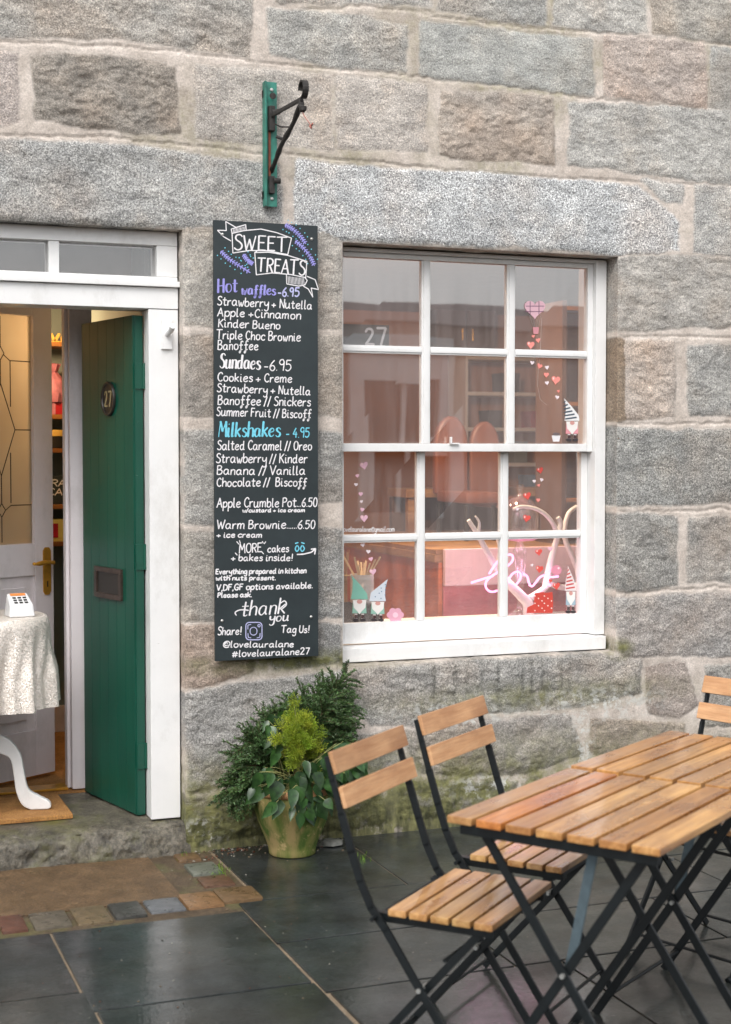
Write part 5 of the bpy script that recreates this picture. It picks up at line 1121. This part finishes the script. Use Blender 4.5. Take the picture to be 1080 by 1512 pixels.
for (u, lab, t_) in ((794, 'tilted red polka dot boot sticker beside the white branch', -6), (808, 'upright red polka dot boot sticker, nearer the red striped gnome', 0)):
    o = stk('boot_sticker', lab, u, 905, YL); flat(o, 0, [(u - 6 - t_ * .3, 876), (u + 8 - t_ * .3, 874), (u + 9, 890), (u + 8 + t_ * .2, 905), (u - 10 + t_, 905), (u - 9 + t_, 897), (u - 5, 892)], 'c4493e', 0 if t_ else .4, 'boot', YL)
    for k in range(7): flat(o, 0, ell(u - 4 + 5.2 * (k % 3), 880 + 3.6 * k, 1.0, 1.0, 8), 'ecdcd8', 2, 'polka_dot', YL)
b = MB(); b.tube([(ip(u, v, .135)[0], .135, ip(u, v, .135)[1]) for u, v in ((800, 470), (798, 520), (795, 545), (794, 570), (798, 590), (808, 598))], .0008, 5); tag(b.build('hanging_cord', M['ceramic']), 'thin pale cord hanging behind the heart stickers', 'cord')

# ------------------------------------------------------------------ planter
pc = (1.762, -.165)
pl = thing('potted_plant', 'mossy terracotta pot of spruce sprigs, golden conifer and ivy by the wall', 'potted plant', (pc[0], pc[1], 0.001))
MB().lathe([(0, 0), (.088, 0), (.091, .004), (.092, .02), (.099, .045), (.118, .09), (.138, .14), (.150, .19), (.1535, .215), (.152, .238), (.1515, .2395), (.14, .2395)], n=64).build('pot', M['pot'], pl, 60)
MB().lathe([(.1516, .240), (.158, .244), (.160, .256), (.157, .266), (.150, .270), (.140, .268), (.136, .24), (.132, .20), (.0, .20)], n=64).build('rim', M['rim'], pl, 60)
MB().lathe([(0, .245), (.06, .243), (.11, .238), (.134, .235)], n=40, fold=lambda r, z, a: r).build('soil', M['soil'], pl, 60)
def L3(u, v, y): p = atY(u, v, y); return np.array((p[0] - pc[0], p[1] - pc[1], p[2]))
rs = np.random.RandomState(7); random.seed(12)
sp = MB(); wd = MB()
def needle(mb, p, d, L, w, tint):
    d = d / np.linalg.norm(d); s = np.cross(d, rs.randn(3)); s /= np.linalg.norm(s) + 1e-9
    mb.add([p - s * w, p + s * w, p + d * L * .75 + s * w * .9, p + d * L, p + d * L * .75 - s * w * .9], [(0, 1, 2, 3, 4)], tint)
def twig(a, d, L, droop, tint):
    d = d / np.linalg.norm(d); p = a.copy(); n = max(5, int(L / .0042)); pts = [p.copy()]
    for i in range(n):
        t = i / n; dd = d + np.array((0, 0, -droop * t)); dd /= np.linalg.norm(dd); p = p + dd * L / n
        if i % 4 == 0: pts.append(p.copy())
        for k in range(3):
            ra = rs.randn(3); ra -= dd * (ra @ dd); ra /= np.linalg.norm(ra) + 1e-9; ra[2] = ra[2] * .6 + .12
            kk = rs.uniform(.65, 1.3); needle(sp, p, dd * .75 + ra, rs.uniform(.012, .019) * (1 - .3 * t), .0018, tuple(np.array(tint) * kk))
    if len(pts) > 1: wd.tube(pts, .0012, 4)
def bough(tip, L=.36, y=-.08, n=13, start=None):
    a = np.array(start if start is not None else (rs.uniform(-.05, .05), rs.uniform(.0, .07), .24)); e = tip
    mid = (a + e) / 2 + np.array((0, 0, .06 + .05 * abs(e[0] - a[0])))
    P = [a * (1 - t) ** 2 + 2 * mid * t * (1 - t) + e * t * t for t in np.linspace(0, 1, 16)]; wd.tube(P, [.005 - .0037 * i / 15 for i in range(16)], 5)
    for i in range(3, 16):
        d = P[min(i + 1, 15)] - P[i - 1]; d /= np.linalg.norm(d)
        side = np.cross(d, (0, 1, 0)) ; side = side / (np.linalg.norm(side) + 1e-9)
        k = rs.uniform(.8, 1.3); tint = (k, k * rs.uniform(.95, 1.08), k * rs.uniform(.85, 1.1))
        for s in (1, -1):
            tl = (.05 + .07 * math.sin(math.pi * i / 17)) * rs.uniform(.7, 1.2)
            twig(P[i] * .5 + P[i - 1] * .5, d * .8 + s * side * rs.uniform(.3, .8) + np.array((rs.uniform(-.3, .3), rs.uniform(-.7, .1), rs.uniform(-.2, .3))), tl * .8, .7, tuple(np.array(tint) * 1.15)); twig(P[i], d * .9 + s * side * rs.uniform(.5, 1.0) + np.array((rs.uniform(-.2, .2), rs.uniform(-.5, .3), 0)), tl, .6, tint)
    twig(P[-1], P[-1] - P[-3], .06, .3, (1.1, 1.15, 1))
for (u, v, y) in [(522, 992, -.06), (526, 1030, -.10), (505, 1002, -.12), (482, 1008, -.07), (524, 1068, -.13), (520, 1100, -.08), (455, 1020, -.10), (500, 1050, -.17), (508, 1085, -.19), (470, 1045, -.16), (440, 1030, -.05), (418, 1042, -.11), (395, 1062, -.08), (375, 1085, -.13), (358, 1110, -.08), (350, 1140, -.14), (345, 1165, -.18), (372, 1120, -.20), (392, 1095, -.18), (360, 1165, -.22), (490, 1030, -.2), (515, 1045, -.05)]:
    bough(L3(u - 6 - max(0, u - 500) * .3, v + 12, y))
sp.build('spruce_foliage', M['spruce'], pl); wd.build('spruce_stems', M['bark'], pl, 60)
yb = MB(); ys = MB()
for k in range(64):
    u = 440 + rs.randn() * 13; v = 1085 + rs.randn() * 19
    if k < 16: u, v = 447 + rs.randn() * 9, 1056 + rs.randn() * 7
    y = -.27 + rs.uniform(-.035, .05); c = L3(u, v + 15, y); rt_ = L3(440 + rs.uniform(-6, 6), 1135, -.22)
    P = [rt_ * (1 - t) + c * t + np.array((0, 0, .012 * math.sin(3 * t))) for t in np.linspace(0, 1, 6)]; ys.tube(P, .0013, 4)
    kk = rs.uniform(.6, 1.25) * (1 if v < 1100 else .75); tint = (kk * rs.uniform(.85, 1.15), kk, kk * .8)
    d0 = (c - rt_) / np.linalg.norm(c - rt_)
    for i in range(330):
        dd = rs.randn(3); dd /= np.linalg.norm(dd); dd = dd + d0 * .7; q = c + dd * rs.uniform(.004, .028)
        needle(yb, q, dd + rs.randn(3) * .35, rs.uniform(.005, .009), .0010, tuple(np.array(tint) * rs.uniform(.7, 1.25)))
yb.build('golden_conifer', M['yellow'], pl); ys.build('conifer_stems', M['stem'], pl, 60)
iv = MB(); ist = MB()
def leaf(c, d, nrm, L, w, tint):
    d = d / np.linalg.norm(d); s = np.cross(d, nrm); s /= np.linalg.norm(s); nn = np.cross(s, d)
    out = [(0, .0), (.10, .30), (.22, .46), (.36, .44), (.52, .40), (.70, .28), (.86, .12), (1.0, 0.0)]
    vs = []
    for t, h in out:
        m_ = c + d * L * t - nn * L * .16 * t * t; vs += [m_, m_ + s * w * h + nn * w * .30 * h, m_ - s * w * h + nn * w * .30 * h]
    fs = []
    for i in range(len(out) - 1):
        a, b_ = 3 * i, 3 * i + 3; fs += [(a, a + 1, b_ + 1, b_), (a, b_, b_ + 2, a + 2)]
    iv.add(vs, fs, tint)
LV = [(405, 1150), (416, 1158), (398, 1168), (384, 1172), (430, 1172), (412, 1186), (440, 1180), (452, 1165), (448, 1192), (458, 1185), (436, 1200), (470, 1178), (478, 1160), (462, 1148), (482, 1148), (490, 1130), (500, 1140), (512, 1120), (520, 1134), (532, 1130), (508, 1152), (526, 1142), (472, 1128), (460, 1132), (448, 1140), (484, 1115), (496, 1108), (508, 1104), (474, 1106), (488, 1172), (478, 1190), (414, 1110), (425, 1118), (408, 1100), (398, 1072), (422, 1060), (392, 1080), (436, 1150), (468, 1165), (456, 1205), (494, 1158), (400, 1140), (386, 1150), (444, 1158), (465, 1196), (480, 1138)]
for (u, v) in LV + [(u + 7 - 14 * (i % 2), v + 6 - 3 * (i % 5)) for i, (u, v) in enumerate(LV)]:
    y = -.30 + rs.uniform(-.05, .03) if v > 1125 else -.22 + rs.uniform(-.06, .04)
    c = L3(u + rs.uniform(-4, 4), v - 8 + rs.uniform(-3, 3), y); k = rs.uniform(.65, 1.5); L = rs.uniform(.040, .088)
    side = (u - 440) / 110
    leaf(c, np.array((side * .9 + rs.uniform(-.35, .35), rs.uniform(-.5, .1), -1.0 + rs.uniform(-.1, .5))), np.array((rs.uniform(-.6, .6), -1.0, rs.uniform(.2, .9))), L, L * rs.uniform(.5, .95), (k * .95, k, k * rs.uniform(.8, 1.05)))
    s0 = np.array((rs.uniform(-.05, .08), -.04 + rs.uniform(-.04, .04), .25)); mid = (s0 + c) / 2 + np.array((0, -.02, .05)); ist.tube([s0 * (1 - t) ** 2 + 2 * mid * t * (1 - t) + c * t * t for t in np.linspace(0, 1, 7)], .0014, 5)
iv.build('ivy_leaves', M['ivy'], pl, 80); ist.build('ivy_stems', M['stem'], pl, 60)
# loose bits at the foot of the wall
random.seed(14)
def pebble(u, v, s, c, lab, nm='stone_chip', cat='stone'):
    p = atZ(u, v, 0); b = MB(); n = 9; vs = []
    bm = bmesh.new(); bmesh.ops.create_icosphere(bm, subdivisions=2, radius=1)
    for q in bm.verts:
        k = 1 + rv(-.18, .18); q.co = Vector((q.co.x * s * k, q.co.y * s * .7 * k, max(-.2, q.co.z) * s * .4 * k))
    bm.verts.index_update(); b.add([q.co[:] for q in bm.verts], [[q.index for q in f.verts] for f in bm.faces], lin(c)); bm.free()
    tag(b.build(nm, M['sett'], None, 60, (p[0], p[1], .2 * s * .4 + .001)), lab, cat)
pebble(384, 1242, .03, '8d8a84', 'grey stone flake on the ground at the wall, beside the pot'); pebble(487, 1248, .055, '8f9088', 'flat pale stone lying by the wall, between pot and bistro chair')
pebble(343, 1312, .008, 'e6e6e2', 'small white pebble lying on the orange sett')
gt = MB(); rs2 = np.random.RandomState(3)
for (cu, cv, n) in ((328, 1283, 40), (537, 1268, 22), (322, 1290, 26), (270, 1262, 30)):
    for k in range(n):
        p = atZ(cu + rs2.randn() * 5, cv + rs2.randn() * 4, 0); d = np.array((rs2.randn() * .5, rs2.randn() * .5, 1.2)); needle(gt, np.array((p[0], p[1], 0)), d, rs2.uniform(.008, .022), .0010, (.4, .62, .4))
tag(gt.build('weed_grass', M['yellow']), None, None, None, 'stuff')
db = MB(); rs2 = np.random.RandomState(5)
for k in range(420):
    if k < 300: u = rs2.uniform(275, 520); v = 1256 - (u - 275) * .098 + abs(rs2.randn()) * 9
    else: u = rs2.uniform(0, 640); v = rs2.uniform(1265, 1500)
    p = atZ(u, v, 0); s = rs2.uniform(.0015, .006) if k < 300 else rs2.uniform(.001, .003); a = rs2.uniform(0, 6.28)
    tnt = lin(['6b4a34', '8a7a64', '3f3a30', 'a8a496', '70402c'][k % 5]); ca, sa = math.cos(a), math.sin(a)
    q = [(p[0] + s * (ca * x - sa * y * .6), p[1] + s * (sa * x + ca * y * .6)) for x, y in ((-1, -1), (1, -1), (1.2, .6), (-.8, 1))]
    db.add([(x, y, .001) for x, y in q] + [(x * .8 + p[0] * .2, y * .8 + p[1] * .2, .001 + s * .7) for x, y in q], [(4, 5, 6, 7), (0, 1, 5, 4), (1, 2, 6, 5), (2, 3, 7, 6), (3, 0, 4, 7)], tnt)
tag(db.build('leaf_debris', M['sett']), None, None, None, 'stuff')

# ------------------------------------------------------------------ bistro chairs and tables
def make_chair(label, loc, rz, group):
    t = thing('bistro_chair', label, 'chair', loc, rz, group)
    Wd, D, ZS_ = .40, .280, .45
    b = MB(); n = 5; w = D / n; order = [1.12, 1.05, .95, .76, .98]
    for i in range(n):
        k = order[i] * rv(.94, 1.05); y0 = D / 2 - i * w      # local -y is forward
        b.box(-Wd / 2, Wd / 2, y0 - w + .0045, y0 - .0045, ZS_ - .017, ZS_, (k, k * rv(.93, 1.0), k * rv(.85, .98)), .003)
    b.build('seat', M['acacia'], t, 40)
    b = MB()
    for s in (-1, 1): b.bar((s * .165, .185, ZS_ - .030), (s * .165, -D / 2 + .01, ZS_ - .030), .022, .024, (0, 0, 1), bev=.002)
    b.bar((-.165, -D / 2 + .03, ZS_ - .031), (.165, -D / 2 + .03, ZS_ - .031), .018, .012, (0, 0, 1)); b.tube([(-.215, .172, ZS_ - .027), (.215, .172, ZS_ - .027)], .006, 8)
    b.build('seat_frame', M['iron'], t, 40)
    # back slats: leaning with the uprights
    for f0, z0, f1, z1 in ((-.275, .722, -.262, .678), (-.303, .806, -.288, .760)):
        a, c = Vector((0, -f0, z0)), Vector((0, -f1, z1)); d = (a - c).normalized(); nrm = Vector((0, -d.z, d.y))
        k = rv(.92, 1.05); m = MB(); q = MB().box(-Wd / 2 - .002, Wd / 2 + .002, -.006, .006, 0, (a - c).length + .008, bev=.003)
        m.add([Vector((p[0], 0, 0)) + c + d * p[2] + nrm * (p[1] + .012) for p in q.v], q.f, (k, k * .97, k * .93)); m.build('backrest_slat', M['back_wood'], t, 40)
    prof = [(-.305, .80), (-.290, .745), (-.266, .665), (-.238, .575), (-.214, .505), (-.185, .445), (-.145, .395), (.125, .006)]
    for s in (-1, 1):
        x = s * .192; b = MB()
        for i, ((f0, z0), (f1, z1)) in enumerate(zip(prof, prof[1:])):
            top = i < 2; d = Vector((0, -(f1 - f0), z1 - z0)).normalized() * .004
            b.bar(Vector((x, -f0, z0)) - d, Vector((x, -f1, z1)) + d, .020 if not top else .016, .008, (0, 1, 0) if True else (1, 0, 0), bev=.001)
        b.tube([(x - s * .004, -.125 + .0, .010), (x - s * .004, -.135, .006)], .010, 8)
        b.build('leg', M['iron'], t, 40)
        x2 = s * .168; b = MB(); b.bar((x2, -.10, .425), (x2, .268, .006), .019, .008, (0, 1, 0), bev=.001); b.build('leg', M['iron'], t, 40)
        b = MB(); b.tube([(s * .150, .055, .262), (s * .20, .055, .262)], .006, 8); b.build('pivot', M['steel'], t, 40)
    b = MB(); b.tube([(-.168, .235, .045), (.168, .235, .045)], .005, 8); b.build('stretcher', M['iron'], t, 40)
    b = MB(); b.tube([(-.192, -.095, .05), (.192, -.095, .05)], .005, 8); b.build('stretcher', M['iron'], t, 40)
    b = MB(); b.tube([(-.168, .0, .335), (.168, .0, .335)], .005, 8); b.build('stretcher', M['iron'], t, 40)
    return t
random.seed(31)
make_chair('slatted bistro chair with black folding legs, nearest the potted plant', (1.549, -2.276, 0), math.radians(42), 'folding bistro chairs around the tables')
make_chair('slatted bistro chair half behind the table, under the window', (1.942, -1.911, 0), math.radians(39), 'folding bistro chairs around the tables')
c3 = np.array((2.80, -1.55)); fw3 = np.array((-.93, -.36)); ang3 = math.atan2(fw3[0], -fw3[1])
cc = c3 + np.array((.36, -.93)) * .10 + fw3 * .285
make_chair('slatted bistro chair cut by the picture edge, facing the far table', (cc[0], cc[1], 0), ang3, 'folding bistro chairs around the tables')
def make_table(label, loc, rz, tints):
    t = thing('bistro_table', label, 'table', loc, rz, 'folding bistro tables')
    A_, B_ = .632, .545; ZT = .70; b = MB(); n = 7; w = B_ / n
    for i in range(n):
        k = tints[i]; y1 = -i * w
        b.box(0, A_, y1 - w + .0065, y1 - .0055, ZT - .018, ZT, (k[0], k[1], k[2]), .003)
    b.build('tabletop', M['acacia'], t, 40)
    b = MB(); 
    for x in (.03, A_ - .03): b.bar((x, -.03, ZT - .032), (x, -B_ + .02, ZT - .032), .026, .024, (0, 0, 1), bev=.002)
    b.bar((.042, -.05, ZT - .031), (A_ - .042, -.05, ZT - .031), .02, .01, (0, 0, 1)); b.bar((.042, -B_ + .05, ZT - .031), (A_ - .042, -B_ + .05, ZT - .031), .02, .01, (0, 0, 1))
    b.build('table_frame', M['iron'], t, 40)
    for k, x in enumerate((.048, A_ - .125)):
        b = MB(); b.bar((x, -.075, .665), (x, -.535, .006), .022, .008, (0, 1, 0), bev=.001); b.build('leg', M['iron'], t, 40)
        x2 = x + (.010 if k == 0 else -.010); b = MB(); b.bar((x2, -.485, .665), (x2, -.055, .006), .022, .008, (0, 1, 0), bev=.001); b.build('leg', M['iron'], t, 40)
        b = MB(); b.tube([(x - .012, -.288, .361), (x + .012, -.288, .361)], .006, 8); b.build('pivot', M['steel'], t, 40)
    b = MB(); b.tube([(.05, -.49, .07), (A_ - .125, -.49, .07)], .006, 8); b.build('stretcher', M['iron'], t, 40)
    b = MB(); b.tube([(.06, -.10, .07), (A_ - .135, -.10, .07)], .006, 8); b.build('stretcher', M['iron'], t, 40)
    b = MB(); b.bar((.075, -.352, .67), (.068, -.292, .37), .024, .005, (0, 1, 0), bev=.001); b.build('brace', plain('grey_steel', '5c6b72', .3, .2, 30, .1, Metallic=.5), t, 40)
    return t
T1 = [(.84, .76, .68), (1.0, .62, .34), (.84, .68, .52), (1.08, 1.0, .86), (1.2, 1.12, .98), (.86, .70, .54), (1.2, 1.12, 1.0)]
T2 = [(.92, .78, .66), (1.04, .88, .68), (.86, .76, .64), (1.08, 1.0, .88), (1.16, 1.1, .98), (.9, .78, .62), (1.05, .95, .85)]
TA, ta = np.array((1.404, -2.434)), math.radians(35)
make_table('slatted wooden bistro table, wet, with one dark orange slat', (TA[0], TA[1], 0), ta, T1)
u_ = np.array((math.cos(ta), math.sin(ta))); T2o = TA + u_ * .684 - np.array((math.sin(ta), -math.cos(ta))) * .018
make_table('slatted wooden bistro table beyond the wet one, against its far edge', (T2o[0], T2o[1], -.004), math.radians(33), T2)

# ------------------------------------------------------------------ across the street (seen in the window reflections)
OB = -11.0
ob = thing('opposite_house', 'pale single storey house across the street reflected in the glass', 'house', (7, OB, 0))
def oq(u, v): return ip(u, v, -OB)
zc = oq(620, 446)[1]
b = MB()
xw0, zw1 = oq(545, 545); xw1, _ = oq(622, 545); zw0 = .75
b.box(-14, xw0 - 7, -.4, 0, 0, zc - .25); b.box(xw1 - 7 + .35, 10, -.4, 0, 0, zc - .25); b.box(xw0 - 7 + .0005, xw1 - 7 + .3495, -.4, 0, zw1, zc - .25); b.box(xw0 - 7 + .0005, xw1 - 7 + .3495, -.4, 0, 0, zw0)
b.build('wall', M['harl'], ob)
MB().box(-14.1, 10.1, -.5, .08, zc - .249, zc, bev=.01).build('cornice', M['white_harl'], ob)
b = MB(); X0, X1 = xw0 - 7, xw1 - 7 + .35
b.box(X0 - .18, X0, .0005, .06, zw0 - .1, zw1 + .2); b.box(X1, X1 + .18, .0005, .06, zw0 - .1, zw1 + .2); b.box(X0 - .24, X1 + .24, .0005, .09, zw1 + .201, zw1 + .4); b.box(X0 + .0005, X1 - .0005, -.05, .05, zw1 - .12, zw1 + .2)
b.box((X0 + X1) / 2 - .03, (X0 + X1) / 2 + .03, -.08, -.03, zw0, zw1 - .1205); b.box(X0 + .0005, X1 - .0005, -.081, -.031, (zw0 + zw1) / 2 - .03, (zw0 + zw1) / 2 + .03)
wf = b.build('window', M['white'], ob); MB().box(X0, X1, -.12, -.1, zw0, zw1).build('pane', M['dark_glass'], wf)
for dx in (3.6, -4.2):
    b = MB(); b.box(X0 + dx - .1, X0 + dx, .0005, .05, 0.001, 2.3); b.box(X1 + dx, X1 + dx + .1, .0005, .05, 0.001, 2.3); b.box(X0 + dx - .15, X1 + dx + .15, .0005, .07, 2.301, 2.45); b.box(X0 + dx, X1 + dx, .0005, .02, 0.001, 2.3); b.build('door', M['white'], ob)
print('objects', len(bpy.data.objects))
